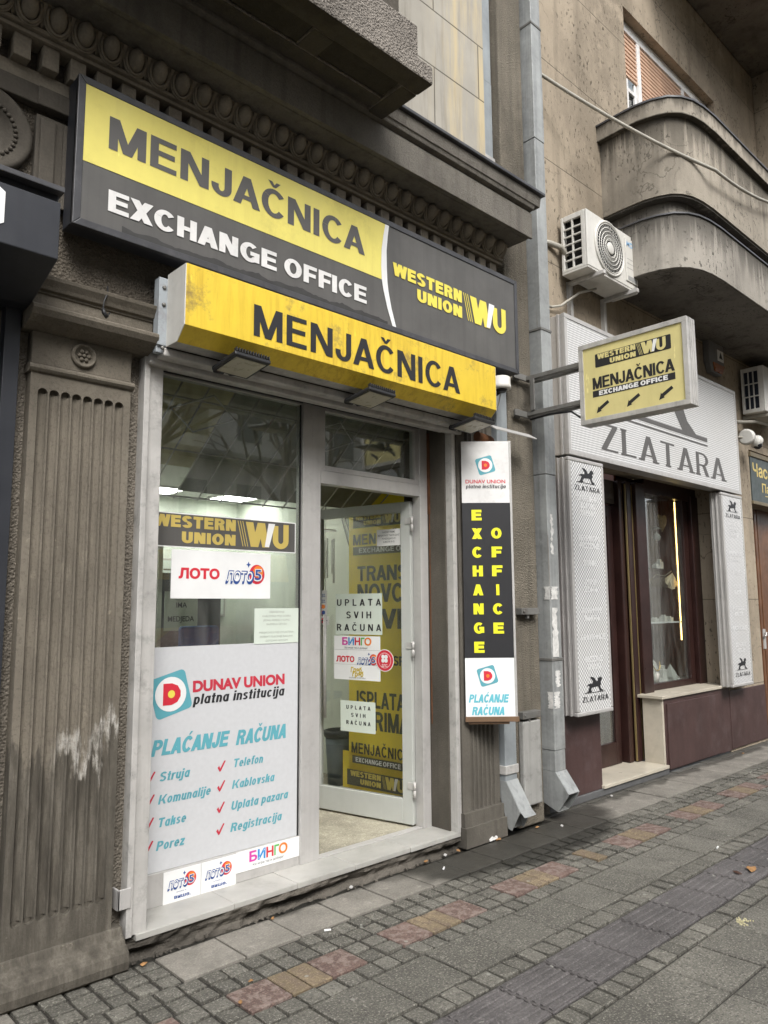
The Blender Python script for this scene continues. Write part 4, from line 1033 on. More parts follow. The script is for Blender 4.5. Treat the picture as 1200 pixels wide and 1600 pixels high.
    m.build("lettering", [flat("banner_grey_print", (.06, .058, .035), .6), WHITE, flat("banner_gold_print", (.6, .48, .1), .6)], b)
    # waste bin
    w = thing("waste_bin", "grey pleated waste bin standing behind the door pane", "bin", (4.30, 5.13, .108))
    m = MB(); m.lathe((4.30, 5.13, .11), (0, 0, 1), [(.10, 0), (.125, .42), (.12, .42)], 30); m.build("body", plain("blue_grey_plastic", (.10, .125, .14), .5), w)
    m = MB(); m.lathe((4.30, 5.13, .53), (0, 0, 1), [(.135, -.02), (.14, 0), (.14, .03), (.12, .035), (.115, .0)], 30); m.build("rim", PLAST_B, w)
    # wind chime and cables on the side wall
    c = thing("wind_chime", "metal wind chime hanging inside beyond the door pane", "wind chime", (3.87, 4.8, 2.3))
    m = MB(); m.lathe((3.87, 4.80, 2.235), (0, 0, 1), [(.09, 0), (.09, .012)], 20); m.build("disc", WOOD_B, c)
    for q in range(6):
        a = 2*math.pi*q/6; m = MB(); L = .35+.05*(q % 3); m.tube([(3.87+.07*math.cos(a), 4.8+.07*math.sin(a), 2.17), (3.87+.07*math.cos(a), 4.8+.07*math.sin(a), 2.17-L*.8)], .009, 8); m.build("chime_tube", ALU_W, c)
    m = MB(); m.tube([(3.87, 4.8, 2.24), (3.87, 4.8, 2.75)], .003, 5); m.tube([(3.87, 4.8, 2.24), (3.87, 4.8, 1.7)], .002, 5); m.build("cord", PLAST_B, c)
    m = MB()
    for q in (0, .05):
        m.tube([(4.472, 5.34-q, 2.74), (4.472, 5.305-q, 2.42), (4.472, 5.215-q, 2.19), (4.472, 5.07-q*.5, 1.95), (4.47, 4.9, 1.8)], .006, 6)
    single("wall_cable", m, PLAST_B, "pair of thin dark cables looping down the pale inner side wall", "cable")
interior()

# ================================================================== signs of the exchange office
def exchange_signs():
    # wide fascia sign
    s = thing("fascia_sign", "wide yellow and charcoal fascia sign reading MENJAČNICA EXCHANGE OFFICE above the shop", "sign", (2.88, 3.45, 3.371))
    x0, x1, z0, z1, yf = 1.194, 4.575, 3.371, 4.115, 3.33
    m = MB(); f = .036
    m.box(x0, x1, yf+.012, 3.452, z0+.004, z1-.004); m.build("housing", DKMET, s, .004)
    m = MB()
    def fr(a, b, c, d): m.prism([(a[0], yf, a[1]), (b[0], yf, b[1]), (c[0], yf, c[1]), (d[0], yf, d[1])], (0, .03, 0))
    e = .0008
    fr((x0, z0), (x0+f, z0+f+e), (x0+f, z1-f-e), (x0, z1)); fr((x1, z0), (x1, z1), (x1-f, z1-f-e), (x1-f, z0+f+e))
    fr((x0+e, z1), (x0+f+e, z1-f), (x1-f-e, z1-f), (x1-e, z1)); fr((x0+e, z0), (x1-e, z0), (x1-f-e, z0+f), (x0+f+e, z0+f))
    m.build("frame", SIGNFR, s, .003)
    m = MB(); yp = yf+.006
    m.poly([(x0+f, yp, z0+f), (x1-f, yp, z0+f), (x1-f, yp, z1-f), (x0+f, yp, z1-f)]); m.build("dark_panel", CHAR, s)
    ctrl = [(3.231, 3.407), (3.185, 3.52), (3.152, 3.63), (3.139, 3.694), (3.134, 3.78), (3.139, 3.90), (3.156, 4.0), (3.173, 4.079)]
    m = MB(); zb = 3.694
    top = [(x, z) for x, z in ctrl if z >= zb]
    P = [(x0+f, zb)]+top+[(x0+f, 4.079)]
    m.prism([(x, yp-.0025, z) for x, z in P], (0, .002, 0)); m.build("yellow_panel", YEL, s)
    m = MB()
    for (xa, za), (xb, zb_) in zip(ctrl[:-1], ctrl[1:]):
        wa = .052-.02*abs(za-3.75)/.35; wb = .052-.02*abs(zb_-3.75)/.35
        m.poly([(xa, yp-.0035, za), (xa+wa, yp-.0035, za), (xb+wb, yp-.0035, zb_), (xb, yp-.0035, zb_)])
    m.build("white_curve", WHITE, s)
    m = MB(); stroke_text(m, "MENJAČNICA", (1.348, yp, 3.804), X, Z, 1.645, .166, t=.205, b=.165, gap=.10, off=.004); m.build("lettering", DKGREY, s, label="large grey MENJAČNICA lettering")
    m = MB(); stroke_text(m, "EXCHANGE OFFICE", (1.357, yp, 3.491), X, Z, 1.65, .107, t=.265, b=.205, gap=.095, space=.36, off=.004); m.build("lettering", WHITE_D, s, label="white EXCHANGE OFFICE lettering")
    m = MB(); money_logo(m, (3.238, yp, 3.643), X, Z, 1.185, 0, 1, .004); m.build("emblem", [YEL_T, WHITE], s)
    m = MB()                                          # peeled and scuffed strip along the lower edge
    P = [(x0+f+.17, z0+f+.001)]; x = x0+f+.2
    up_ = []
    while x < 3.2:
        up_.append((x, z0+f+.028+.022*noise.noise((x*9, 2.2, 0))+.008*noise.noise((x*40, 0, 0)))); x += .02
    for (xa, za), (xb, zb_) in zip(up_[:-1], up_[1:]): m.poly([(xa, yp-.0012, z0+f), (xb, yp-.0012, z0+f), (xb, yp-.0012, zb_), (xa, yp-.0012, za)])
    m.build("scuffed_strip", plain("scuffed_charcoal", (.042, .041, .039), .6, var=.2, vs=9), s)
    # projecting golden box below it
    s = thing("awning_box_sign", "golden yellow box sign reading MENJAČNICA with a slanted lower face above the shop door", "sign", (2.9, 3.37, 2.91))
    m = MB(); m.mat(0)
    prof = [(3.20, 3.296), (3.20, 2.983), (3.273, 2.912), (3.278, 2.914), (3.204, 2.986), (3.204, 3.296)]
    m.profx(prof, 1.703, 4.114); m.build("yellow_panel", YEL_BOX, s, .002)
    for xa in (1.699, 4.112):
        m = MB(); m.prism([(xa, y, z) for y, z in ((3.201, 3.294), (3.201, 2.983), (3.272, 2.914), (3.385, 2.914), (3.385, 3.294))], (.006, 0, 0)); m.build("end_panel", PLAST_W, s, .002)
    m = MB(); m.box(1.706, 4.11, 3.205, 3.385, 3.288, 3.297); m.box(1.706, 4.11, 3.28, 3.385, 2.916, 2.925); m.box(1.706, 4.11, 3.38, 3.386, 2.926, 3.287); m.build("back_tray", ALU_W, s, .003)
    m = MB(); m.box(1.69, 4.12, 3.385, 3.47, 2.87, 2.913); m.build("channel", ALU_W, s, .008)
    m = MB(); stroke_text(m, "MENJAČNICA", (2.094, 3.20, 3.024), X, Z, 1.631, .170, t=.18, b=.148, gap=.125, off=.002); m.build("lettering", BLACK, s)
    m = MB()
    for xa in (1.655,): m.box(xa, xa+.052, 3.385, 3.44, 2.92, 3.272); m.box(xa+.0, xa+.075, 3.40, 3.44, 2.885, 2.93)
    m.box(4.125, 4.165, 3.385, 3.44, 2.92, 3.25)
    b = m.build("bracket", plain("blue_grey_paint", (.33, .36, .38), .5, dirt=.4, dirtc=(.12, .05, .03)), s, .003)
    m = MB()
    for z in (3.13, 3.22, 2.905): m.lathe((1.681, 3.384, z), (0, -1, 0), [(.011, 0), (.010, .006), (.005, .009)], 8)
    m.build("bolt", STEEL, b)
    # flood lights under the box
    def flood():
        c = Vector((2.045, 3.235, 2.87))
        t = thing("flood_light", "slim black flood light under the golden box sign, nearest the fluted pilaster", "flood light", c, "flood lights under the golden box sign")
        A = Vector((.215, 0, -.006)); Bv = Vector((0, -.225, .03)); N = A.cross(Bv).normalized()
        if N.z > 0: N = -N
        O = c-A*.5-Bv*.5
        m = MB(); m.obox(O, A, Bv, N*.022); m.build("housing", PLAST_B, t, .006)
        m = MB(); m.obox(O+A*.09+Bv*.09+N*.0225, A*.82, Bv*.82, N*.003); m.build("lens", LENS, t)
        m = MB()
        for k in range(13): m.obox(O+A*(.03+.075*k)+Bv*.92-N*.018, A*.025, Bv*.10, N*.02)
        m.build("cooling_fins", PLAST_B, t)
        m = MB(); m.tube([c-Bv*.5+A*.3, c-Bv*.62+A*.1-Z*.0, c-Bv*.66+Z*.02], .012, 8); m.lathe(c-Bv*.6-A*.35, (1, 0, 0), [(.018, 0), (.018, .05)], 12); m.build("hinge_bracket", PLAST_B, t)
        return t
    fl = flood()
    dup(fl, (.90, .0, -.002), "slim black flood light under the golden box sign, above the open door")
    dup(fl, (1.87, .02, -.005), "slim black flood light under the golden box sign, nearest the upright sign")
    # upright sign, turned towards the passer-by
    V0 = Vector((4.05, 3.48, 0)); D = Vector((.25, -.23, 0)).normalized(); N = D.cross(Z).normalized()
    W = .342; zb, zt = .838, 2.796
    s = thing("upright_sign", "tall upright sign with yellow EXCHANGE OFFICE letters on black, set beside the shop door", "sign", (4.1, 3.48, .85))
    def q(u, z): return V0+D*u+Z*z
    m = MB(); m.prism([q(0, zb)-N*.002, q(W, zb)-N*.002, q(W, zb)+Vector((.10, .13, 0)), q(0, zb)+Vector((.17, .02, 0))], Z*(zt-zb)); m.build("housing", ALU, s, .003)
    m = MB()
    def pn(z0, z1, off=.001): m.obox(q(0, z0), D*W, N*.002*off*1000, Z*(z1-z0))
    pn(2.348, zt-.004); m.build("white_panel", WHITE_D, s); m = MB(); pn(.860, 1.2585); m.build("white_panel", WHITE, s)
    m = MB(); pn(1.2595, 2.347); m.build("black_panel", BLACK, s)
    m = MB(); m.obox(q(W, zb+.02), D*.016, N*.006, Z*(zt-zb-.02)); m.build("edge_trim", ALU, s, .002)
    m = MB(); m.obox(q(-.005, zb-.012)-N*.004, D*(W+.03), N*.012, Z*.036); m.obox(q(.02, zb-.03)-N*.02, D*(W-.06), N*.012, Z*.02); m.build("tape", TAPE, s, .002)
    m = MB()
    for i, ch in enumerate("EXCHANGE"):
        stroke_text(m, ch, q(.066, 2.222-.1325*i), D, Z, .072, .076, t=.30, b=.25, off=.0035)
    for i, ch in enumerate("OFFICE"):
        wd_ = .074 if ch != 'I' else .022
        stroke_text(m, ch, q(.203+(.026 if ch == 'I' else 0), 2.092-.1332*i), D, Z, wd_, .076, t=.30, b=.25, off=.0035)
    m.build("lettering", LEMON, s)
    m = MB(); d_logo(m, q(.172, 2.620), D, Z, .122, 0, 1, 2, 3, .0035, rad(16)); d_logo(m, q(.154, 1.137), D, Z, .125, 0, 1, 2, 3, .0035, rad(16)); m.build("emblem", [TEAL, WHITE, REDB, ORANGE], s)
    m = MB(); m.mat(0); font_text(m, "DUNAV UNION", q(.028, 2.489), D, Z, .285, .026, .018, .0035)
    m.mat(1); stroke_text(m, "platna institucija", q(.030, 2.453), D, Z, .283, .026, t=.2, b=.16, gap=.1, off=.0035, shear=.15, space=.48)
    m.mat(2); stroke_text(m, "PLAĆANJE", q(.020, .956), D, Z, .272, .056, t=.27, gap=.06, off=.0035, shear=.18); stroke_text(m, "RAČUNA", q(.040, .872), D, Z, .225, .056, t=.27, gap=.06, off=.0035, shear=.18)
    m.build("small_lettering", [REDB, BLACK, TEAL_L], s)
    # sign hung out over the pavement
    s = thing("hanging_sign", "pale yellow double sided box sign with three arrows jutting out over the pavement", "sign", (4.86, 3.43, 3.2))
    xa, xb, ya, yb, z0, z1 = 4.80, 4.925, 2.122, 2.955, 2.938, 3.545
    m = MB(); f = .036
    m.box(xa+.01, xb-.01, ya+f*.3, yb-f*.3, z0+.01, z1-.01); m.build("housing", YEL_P, s)
    m = MB()
    for a, b, c, d in ((ya, yb, z1-f, z1), (ya, yb, z0, z0+f), (ya, ya+f, z0+f, z1-f), (yb-f, yb, z0+f, z1-f)): m.box(xa, xb, a, b, c, d)
    for x in (xa+.035, xa+.06, xa+.09): m.box(x, x+.008, ya-.004, ya, z0+.003, z1-.003)
    m.build("frame", ALU_W, s, .006)
    def hp(y, z): return Vector((xa+.0099, y, z))
    R = Vector((0, -1, 0))
    for side in (0, 1):
        R = Vector((0, -1, 0)) if side == 0 else Vector((0, 1, 0))
        X0 = xa+.01 if side == 0 else xb-.01
        def hp(u, z): return Vector((X0, 2.95-u if side == 0 else 2.127+u, z))
        m = MB(); m.mat(0); m.sheet2d(roundrect(.42, 0, .58, .102, .008), hp(0, 3.40), R, Z, .001)
        m.sheet2d(rc(.10, 0, .728, .048), hp(0, 3.130), R, Z, .001)
        stroke_text(m, "MENJAČNICA", hp(.102, 3.19), R, Z, .625, .087, t=.215, b=.165, gap=.055, off=.001)
        for u in (.125, .365, .605):
            P = [(0, 0), (.042, .012), (.034, .019), (.105, .062), (.092, .082), (.020, .040), (.016, .050)]
            import mathutils
            T = mathutils.geometry.tessellate_polygon([[Vector((x, y, 0)) for x, y in P]])
            m.sheet2d([[P[i] for i in t] for t in T], hp(u, 3.008), R, Z, .001, 0)
        m.mat(1); stroke_text(m, "EXCHANGE OFFICE", hp(.152, 3.137), R, Z, .525, .034, t=.29, gap=.07, off=.003)
        m.mat(2); money_logo(m, hp(.150, 3.358), R, Z, .525, 2, 1, .003)
        m.build("lettering", [BLACK, WHITE, YEL_P], s)
    m = MB()
    for z in (3.395, 3.105):
        m.box(4.81, 4.85, 2.955, 3.44, z, z+.035); m.box(4.87, 4.905, 2.955, 3.44, z-.01, z+.02)
    m.box(4.80, 4.815, 3.36, 3.40, 3.14, 3.395)
    for z in (3.39, 3.09): m.box(4.66, 4.93, 3.44, 3.455, z, z+.05); m.box(4.70, 4.74, 3.455, 3.49, z-.01, z+.06)
    m.build("arm", STEEL, s, .004)
    m = MB(); m.tube([(4.83, 2.96, 3.0), (4.83, 3.05, 3.07), (4.84, 3.25, 3.09), (4.84, 3.43, 3.08)], .008, 7); m.build("power_cable", PLAST_B, s)
exchange_signs()

# ================================================================== stickers and notices on the glass and door
def stickers():
    yg = 3.757; G = "paper stickers on the shop window"
    def card(name, label, cat, x0, x1, z0, z1, mat, y=yg, group=None, th=.002):
        t = thing(name, label, cat, ((x0+x1)/2, y, (z0+z1)/2), group)
        m = MB(); m.box(x0, x1, y-th, y, z0, z1); m.build("sheet", mat, t); return t, y-th
    # money transfer strip
    t, y = card("window_decal", "long charcoal window decal with gold WESTERN UNION lettering", "decal", 1.851, 2.788, 1.948, 2.137, WHITE)
    m = MB(); m.box(1.851, 2.782, y-.001, y, 1.954, 2.131); m.build("dark_field", CHAR, t)
    m = MB(); money_logo(m, (1.845, y-.001, 1.973), X, Z, .888, 0, 1, .001); m.build("lettering", [GOLD_T, WHITE], t)
    t, y = card("lottery_poster", "wide white lottery poster with red and blue logos under the gold decal", "poster", 1.957, 2.604, 1.669, 1.936, WHITE)
    m = MB(); font_text(m, "ЛОТО", (2.001, y, 1.781), X, Z, .255, .053, .05, .001); m.build("lettering", REDB, t)
    m = MB(); loto5(m, (2.293, y, 1.765), X, Z, .268, .001); m.build("emblem", LOTM, t)
    t, y = card("notice_sheet", "taped translucent notice of faint grey lines above the large white panel", "notice", 2.493, 2.812, 1.405, 1.612, PAPER_G, yg-.003)
    m = MB()
    for i, s in enumerate(("OBAVESTENJE", "KABLOVSKA MOJI DOBRA", "JEDNU ADRESU I KUPAC", "RAZMENA DEVIZA", "", "MENJACNICA NIJE OVLASTENA", "DOBIJATI PLACANJE RACUNA", "GOTOVIM NOVCEM")):
        if s: font_text(m, s, (2.652, y, 1.585-.024*i), X, Z, cap=.011, offset=.0, off=.001, align='C', kx=1.1)
    m.build("lettering", flat("faint_print", (.36, .38, .34), .7), t)
    # large printed panel
    t, y = card("payment_panel", "large white printed panel listing bill payments in teal italics, filling the lower window", "panel", 1.851, 2.822, .274, 1.411, plain("fine_mesh_print", (.555, .56, .57), .55, var=.03, vs=40))
    m = MB(); d_logo(m, (1.975, y, 1.163), X, Z, .215, 0, 1, 2, 3, .001, rad(15)); m.build("emblem", [TEAL, WHITE, REDB, YEL_T], t)
    m = MB(); m.mat(0); font_text(m, "DUNAV UNION", (2.105, y, 1.165), X, Z, .61, .058, .05, .001)
    m.mat(1); stroke_text(m, "platna institucija", (2.108, y, 1.096), X, Z, .60, .054, t=.23, b=.175, gap=.10, off=.001, shear=.2, space=.48)
    m.mat(2); stroke_text(m, "PLAĆANJE", (1.872, y, .852), X, Z, .455, .082, t=.275, b=.22, gap=.055, off=.001, shear=.22); stroke_text(m, "RAČUNA", (2.382, y, .847), X, Z, .345, .082, t=.275, b=.22, gap=.055, off=.001, shear=.22)
    for s, x, z, w in (("Struja", 1.922, .722, .172), ("Komunalije", 1.920, .607, .305), ("Takse", 1.920, .492, .160), ("Porez", 1.916, .378, .158), ("Telefon", 2.366, .728, .198), ("Kablovska", 2.362, .613, .282), ("Uplata pazara", 2.358, .500, .385), ("Registracija", 2.357, .384, .342)):
        stroke_text(m, s, (x, y, z), X, Z, w, .046, t=.245, b=.19, gap=.10, off=.001, shear=.22, space=.48)
    m.mat(3)
    for x, zs in ((2.268, (.738, .632, .518, .403)), (1.850, (.74, .626, .512, .397))):
        for z in zs:
            P = [[(0, .018), (.011, .028), (.017, .012), (.014, -.004)], [(.017, -.004+.016), (.013, -.006), (.022, -.002), (.052, .050), (.043, .052)]]
            P = [[(px, py-.015) for px, py in p if x+px > 1.852] for p in P]
            P = [p for p in P if len(p) > 2]
            m.sheet2d(P, (x, y, z), X, Z, .001)
    m.build("lettering", [RED, BLACK, TEAL, RED], t)
    # cards on the kick rail
    for i, (a, b, lb) in enumerate(((1.956, 2.171, "small square lottery card on the kick rail, its corner over the marble sill"), (2.174, 2.388, "small square lottery card on the kick rail touching the colourful letter strip"))):
        t, y = card("lottery_card", lb, "sticker", a, b, .107, .266, WHITE, 3.741, "lottery cards on the kick rail")
        m = MB(); loto5(m, (a+.022, y, .178), X, Z, .165, .001); m.build("emblem", LOTM, t)
        m = MB(); font_text(m, "више.", (a+.062, y, .124), X, Z, .095, .017, .03, .001); font_text(m, "може и", (a+.075, y, .152), X, Z, .055, .006, .0, .001); m.build("lettering", NAVY, t)
    t, y = card("bingo_strip", "white strip with five multicoloured Cyrillic letters on the kick rail", "sticker", 2.389, 2.822, .160, .271, WHITE, 3.741)
    m = MB(); bingo(m, (2.474, y, .204), X, Z, .262, .052, .001); m.build("lettering", BINM, t)
    m = MB(); font_text(m, "Ко игра тај и добија!", (2.498, y, .178), X, Z, .21, .012, .0, .001); m.build("small_lettering", BLACK, t)
    # ---- on the door pane
    Rd = -DD
    def dcard(name, label, cat, s0, s1, z0, z1, mat, k=.008, group=None):
        t = thing(name, label, cat, DPT((s0+s1)/2, (z0+z1)/2, k), group)
        m = MB(); m.obox(DPT(s1, z0, k), Rd*(s1-s0), DN*.0015, Z*(z1-z0)); m.build("sheet", mat, t); return t
    def P(s, z, k=.010): return DPT(s, z, k)
    t = dcard("door_notice", "larger taped sheet with spaced black capitals on the door pane", "notice", .258, .690, 1.412, 1.715, PAPER_G)
    m = MB()
    for i, s in enumerate(("UPLATA", "SVIH", "RAČUNA")):
        w = .41 if i != 1 else .23
        stroke_text(m, s, P(.675 if i != 1 else .585, 1.625-.093*i), Rd, Z, w, .05, t=.19, gap=.52, off=.001)
    m.build("lettering", BLACK, t)
    t = dcard("door_poster", "white door poster with multicoloured Cyrillic lottery logos in three rows", "poster", .276, .702, 1.078, 1.400, WHITE)
    m = MB(); bingo(m, P(.625, 1.335), Rd, Z, .27, .052, .001); m.build("lettering", BINM, t)
    m = MB(); font_text(m, "ЛОТО", P(.68, 1.21), Rd, Z, .17, .04, .05, .001); m.build("red_lettering", REDB, t)
    m = MB(); loto5(m, P(.485, 1.20), Rd, Z, .185, .001); m.build("emblem", LOTM, t)
    m = MB(); font_text(m, "Греб", P(.545, 1.135), Rd, Z, .10, .036, .04, .001, .1); font_text(m, "Греб", P(.53, 1.105), Rd, Z, .10, .036, .04, .0014, .1); m.build("yellow_lettering", flat("mustard_print", (.55, .40, .03), .5), t)
    m = MB(); font_text(m, "Ко игра тај и добија!", P(.60, 1.308), Rd, Z, .21, .012, .0, .001); font_text(m, "ОГРЕБИ И ИГРАЈ", P(.56, 1.09), Rd, Z, .15, .008, .0, .001)
    for z in (1.298, 1.19): m.sheet2d(rc(0, 0, .42, .001), P(.70, z), Rd, Z, .0005)
    m.build("small_lettering", BLACK, t)
    t = thing("round_sticker", "round red sticker with a white clover on the door pane", "sticker", P(.23, 1.23))
    m = MB(); m.mat(0).sheet2d(disc(0, 0, .080), P(.235, 1.230, .013), Rd, Z, 0); m.mat(1).sheet2d(disc(0, 0, .074), P(.235, 1.230, .0136), Rd, Z, 0); m.mat(0).sheet2d(disc(0, 0, .055), P(.235, 1.230, .0142), Rd, Z, 0); m.mat(1).sheet2d(disc(0, 0, .052), P(.235, 1.230, .0148), Rd, Z, 0)
    m.mat(0)
    for k in range(4):
        a = math.pi/4+k*math.pi/2; m.sheet2d(disc(.019*math.cos(a), .013+.019*math.sin(a), .015), P(.235, 1.230, .0155+.0003*k), Rd, Z, 0)
    font_text(m, "ДЛС", P(.262, 1.185, .0155), Rd, Z, .052, .018, .02, 0); m.build("sheet", [WHITE, REDB], t)
    t = dcard("small_notice", "smaller taped sheet with tiny spaced capitals low on the door pane", "notice", .322, .640, .702, .925, PAPER_G)
    m = MB()
    for i, s in enumerate(("UPLATA", "SVIH", "RAČUNA")):
        w = .22 if i != 1 else .13
        stroke_text(m, s, P(.585 if i != 1 else .54, .865-.055*i), Rd, Z, w, .028, t=.2, gap=.62, off=.001)
    m.build("lettering", BLACK, t)
    t = dcard("opening_hours", "white opening hours sheet high on the door beside its hinges", "notice", .088, .302, 2.062, 2.184, PAPER)
    m = MB()
    for i, (s, w) in enumerate((("RADNO VREME", .11), ('MENJACNICE "NATA G.H.S"', .19), ("PONEDELJAK 9-19", .12), ("SUBOTA 9-15", .10))): font_text(m, s, P(.195, 2.157-.024*i), Rd, Z, w, .013, .006, .001, align='C')
    m.build("lettering", BLACK, t)
    t = dcard("card_sticker", "narrow strip of payment card marks at the free edge of the door", "sticker", .775, .862, 1.560, 1.746, WHITE_D)
    m = MB()
    for i, mi in enumerate((1, 1, 2, 0)):
        z = 1.715-.045*i; m.mat(mi)
        if mi == 1: font_text(m, "VISA", P(.848, z-.01), Rd, Z, .055, .014, .02, .001, .2); m.sheet2d(rc(0, 0, .06, .004), P(.848, z-.02), Rd, Z, .001)
        else:
            m.mat(2).sheet2d(disc(.022, 0, .016), P(.848, z-.005), Rd, Z, .001); m.mat(3 if mi == 2 else 1).sheet2d(disc(.042, 0, .016), P(.848, z-.005), Rd, Z, .0014)
    m.build("marks", [NAVY, NAVY, REDB, ORANGE], t)
    t = dcard("round_mark_sticker", "small white sticker with a red round mark below the card strip", "sticker", .755, .852, 1.48, 1.547, WHITE_D)
    m = MB(); m.mat(0).sheet2d(disc(.048, .033, .024), P(.852, 1.48), Rd, Z, .001); m.mat(1).sheet2d(rc(.012, .028, .084, .038), P(.852, 1.48), Rd, Z, .002); m.build("marks", [REDB, BLACK], t)
stickers()

# ================================================================== pipes, cables and small fittings on the stone building
def fittings():
    # square zinc downpipe at the joint of the two buildings
    p = thing("zinc_downpipe", "tall square zinc downpipe with torn paper scraps between the two buildings", "downpipe", (5.07, 3.48, 0))
    xa, xb, yf, yb = 5.0, 5.137, 3.413, 3.55
    m = MB(); zc = [(.36, .515), (.517, 1.205), (1.208, 2.66), (2.664, 3.86), (3.864, 5.55), (5.554, 6.62), (6.63, 9.5)]
    for i, (a, b) in enumerate(zc):
        e = .003*(i % 2); m.box(xa-e, xb+e, yf-e, yb+e, a, b)
    m.build("shaft", ZINC, p, .004)
    m = MB()
    for z in (1.19, 6.61, 3.86): m.box(xa-.008, xb+.008, yf-.008, yb+.006, z, z+.022)
    m.build("collar", STEEL, p, .003)
    m = MB()
    pr = [(3.55, .36), (3.413, .36), (3.405, .345), (3.305, .215), (3.305, .20), (3.40, .07), (3.55, .13)]
    for xx in (xa-.003, xb): m.prism([(xx, y, z) for y, z in pr], (.003, 0, 0))
    m.prism([(xa, 3.55, .36), (xa, 3.552, .36), (xa, 3.552, .13), (xa, 3.55, .13)], (.137, 0, 0))
    m.prism([(xa, 3.413, .36), (xa, 3.304, .215), (xa, 3.304, .212), (xa, 3.413, .357)], (.145, 0, 0))
    m.prism([(xa, 3.55, .13), (xa, 3.40, .07), (xa, 3.40, .073), (xa, 3.55, .133)], (.137, 0, 0))
    m.build("shoe", ZINC, p)
    # narrower pipe beside the half column
    p = thing("narrow_downpipe", "narrow grey downpipe with a bent outlet beside the upright sign", "downpipe", (4.53, 3.5, 0))
    m = MB(); m.box(4.455, 4.59, 3.465, 3.555, .36, .93); m.box(4.458, 4.587, 3.468, 3.552, .933, 3.35); BZ = plain("blue_grey_zinc", (.30, .325, .335), .5, .2, var=.15, streak=.3); m.build("shaft", BZ, p, .006)
    m = MB(); m.box(4.47, 4.60, 3.545, 3.62, 4.76, 5.9); m.box(4.472, 4.598, 3.547, 3.618, 5.9, 9.4); m.build("upper_shaft", BZ, p, .006)
    m = MB(); m.box(4.445, 4.60, 3.455, 3.56, .415, .475); m.box(4.462, 4.612, 3.535, 3.63, 5.18, 5.24); m.build("collar", ALU_W, p, .003)
    m = MB()
    def wall_(p0, p1, wd_=.135, x=4.455):
        (ya, za), (yb_, zb_) = p0, p1; t = Vector((0, yb_-ya, zb_-za)); nrm = Vector((0, t.z, -t.y)).normalized()*.003
        m.obox((x, ya, za), (wd_, 0, 0), t, nrm)
    wall_((3.465, .37), (3.345, .175)); wall_((3.555, .37), (3.435, .05)); wall_((3.345, .178), (3.31, .145))
    for x in (4.452, 4.587):
        m.prism([(x, 3.555, .37), (x, 3.465, .37), (x, 3.345, .175), (x, 3.42, .04), (x, 3.45, .05)], (.003, 0, 0))
    m.build("outlet", ZINC, p)
    single("cover_board", MB().box(4.645, 4.865, 3.44, 3.488, .16, .765), plain("grey_white_cover", (.31, .305, .285), .7, var=.1, streak=.35, dirt=.35, bump=.1), "upright grey white cover board fixed low on the half column", "cover", None, .01)
    # conduit clamps
    t = thing("wall_clamp", "grey steel clamp on the half column above the cover board", "clamp", (4.75, 3.46, .80), "steel clamps on the half column")
    m = MB(); m.box(4.635, 4.86, 3.43, 3.489, .785, .835); m.box(4.72, 4.74, 3.44, 3.47, .755, .785); m.build("strap", STEEL, t, .003)
    m = MB(); m.lathe((4.66, 3.43, .81), (0, -1, 0), [(.010, 0), (.008, .008)], 8); m.build("bolt", STEEL, t)
    dup(t, (.02, 0, .765), "grey steel clamp halfway up the half column beside the zinc pipe")
    # torn paper scraps on the zinc pipe
    for i, (z0, z1, x0, x1, dark, lb) in enumerate(((2.02, 2.34, 5.02, 5.08, .0, "torn paper strip highest on the zinc downpipe"), (1.665, 1.766, 4.97, 5.12, .0, "torn white printed bill wrapped round the zinc downpipe"), (1.22, 1.60, 5.01, 5.10, .0, "long peeling paper remnant on the front of the zinc downpipe"), (.99, 1.115, 5.03, 5.11, 0, "grey paper remnant just under the pipe collar"), (.83, .955, 4.97, 5.09, 0, "ragged white paper splash lowest on the zinc downpipe"))):
        m = MB(); n = 9; P = []
        xa_, xb_ = max(x0, 5.004), min(x1, 5.133)
        n = 16
        for k in range(n+1): P.append((xa_+.030*random.random()**1.5, z0+(z1-z0)*k/n))
        for k in range(n+1): P.append((xb_-.034*random.random()**1.5, z1-(z1-z0)*k/n))
        m.prism([(x, 3.4095, z) for x, z in P], (0, .0012, 0))
        if x0 < 5.0:
            Q = [(3.412+.0, z0)]
            for k in range(n+1): Q.append((3.412+(5.0-x0)*1.6*(.7+.4*random.random()), z0+(z1-z0)*k/n))
            Q.append((3.412, z1)); m.prism([(4.9965, y, z) for y, z in Q], (-.0012, 0, 0))
        t = single("paper_scrap", m, plain("torn_paper", (.62, .61, .58), .9, var=.2, vs=20, dirt=.5, dirtc=(.2, .2, .19)), lb, "paper scrap", "torn paper scraps on the zinc pipe")
    # aluminium strip on a bracket, right of the golden box
    t = thing("lamp_strip", "thin white metal strip jutting out right of the golden box sign", "strip light", (4.4, 3.32, 2.91))
    m = MB(); m.prism([(4.22, y, z) for y, z in ((3.36, 2.93), (3.29, 2.885), (3.292, 2.878), (3.365, 2.922))], (.50, 0, 0)); m.build("reflector", ALU, t, .002)
    m = MB(); m.box(4.23, 4.28, 3.36, 3.48, 2.925, 2.95); m.tube([(4.24, 3.40, 2.95), (4.24, 3.42, 3.1)], .012); m.build("bracket", STEEL, t)
    m = MB(); m.tube([(4.16, 3.42, 2.84), (4.28, 3.42, 2.83), (4.36, 3.46, 2.84)], .035, 10); m.build("old_motor", RUST, t)
    t = thing("wall_camera", "small white cylinder camera at the right end of the golden box sign", "camera", (4.36, 3.35, 3.25))
    m = MB(); m.lathe((4.345, 3.33, 3.205), (0, 0, 1), [(.062, 0), (.072, .006), (.072, .03), (.068, .034), (.068, .088), (.060, .094)], 24); m.build("body", PLAST_W, t)
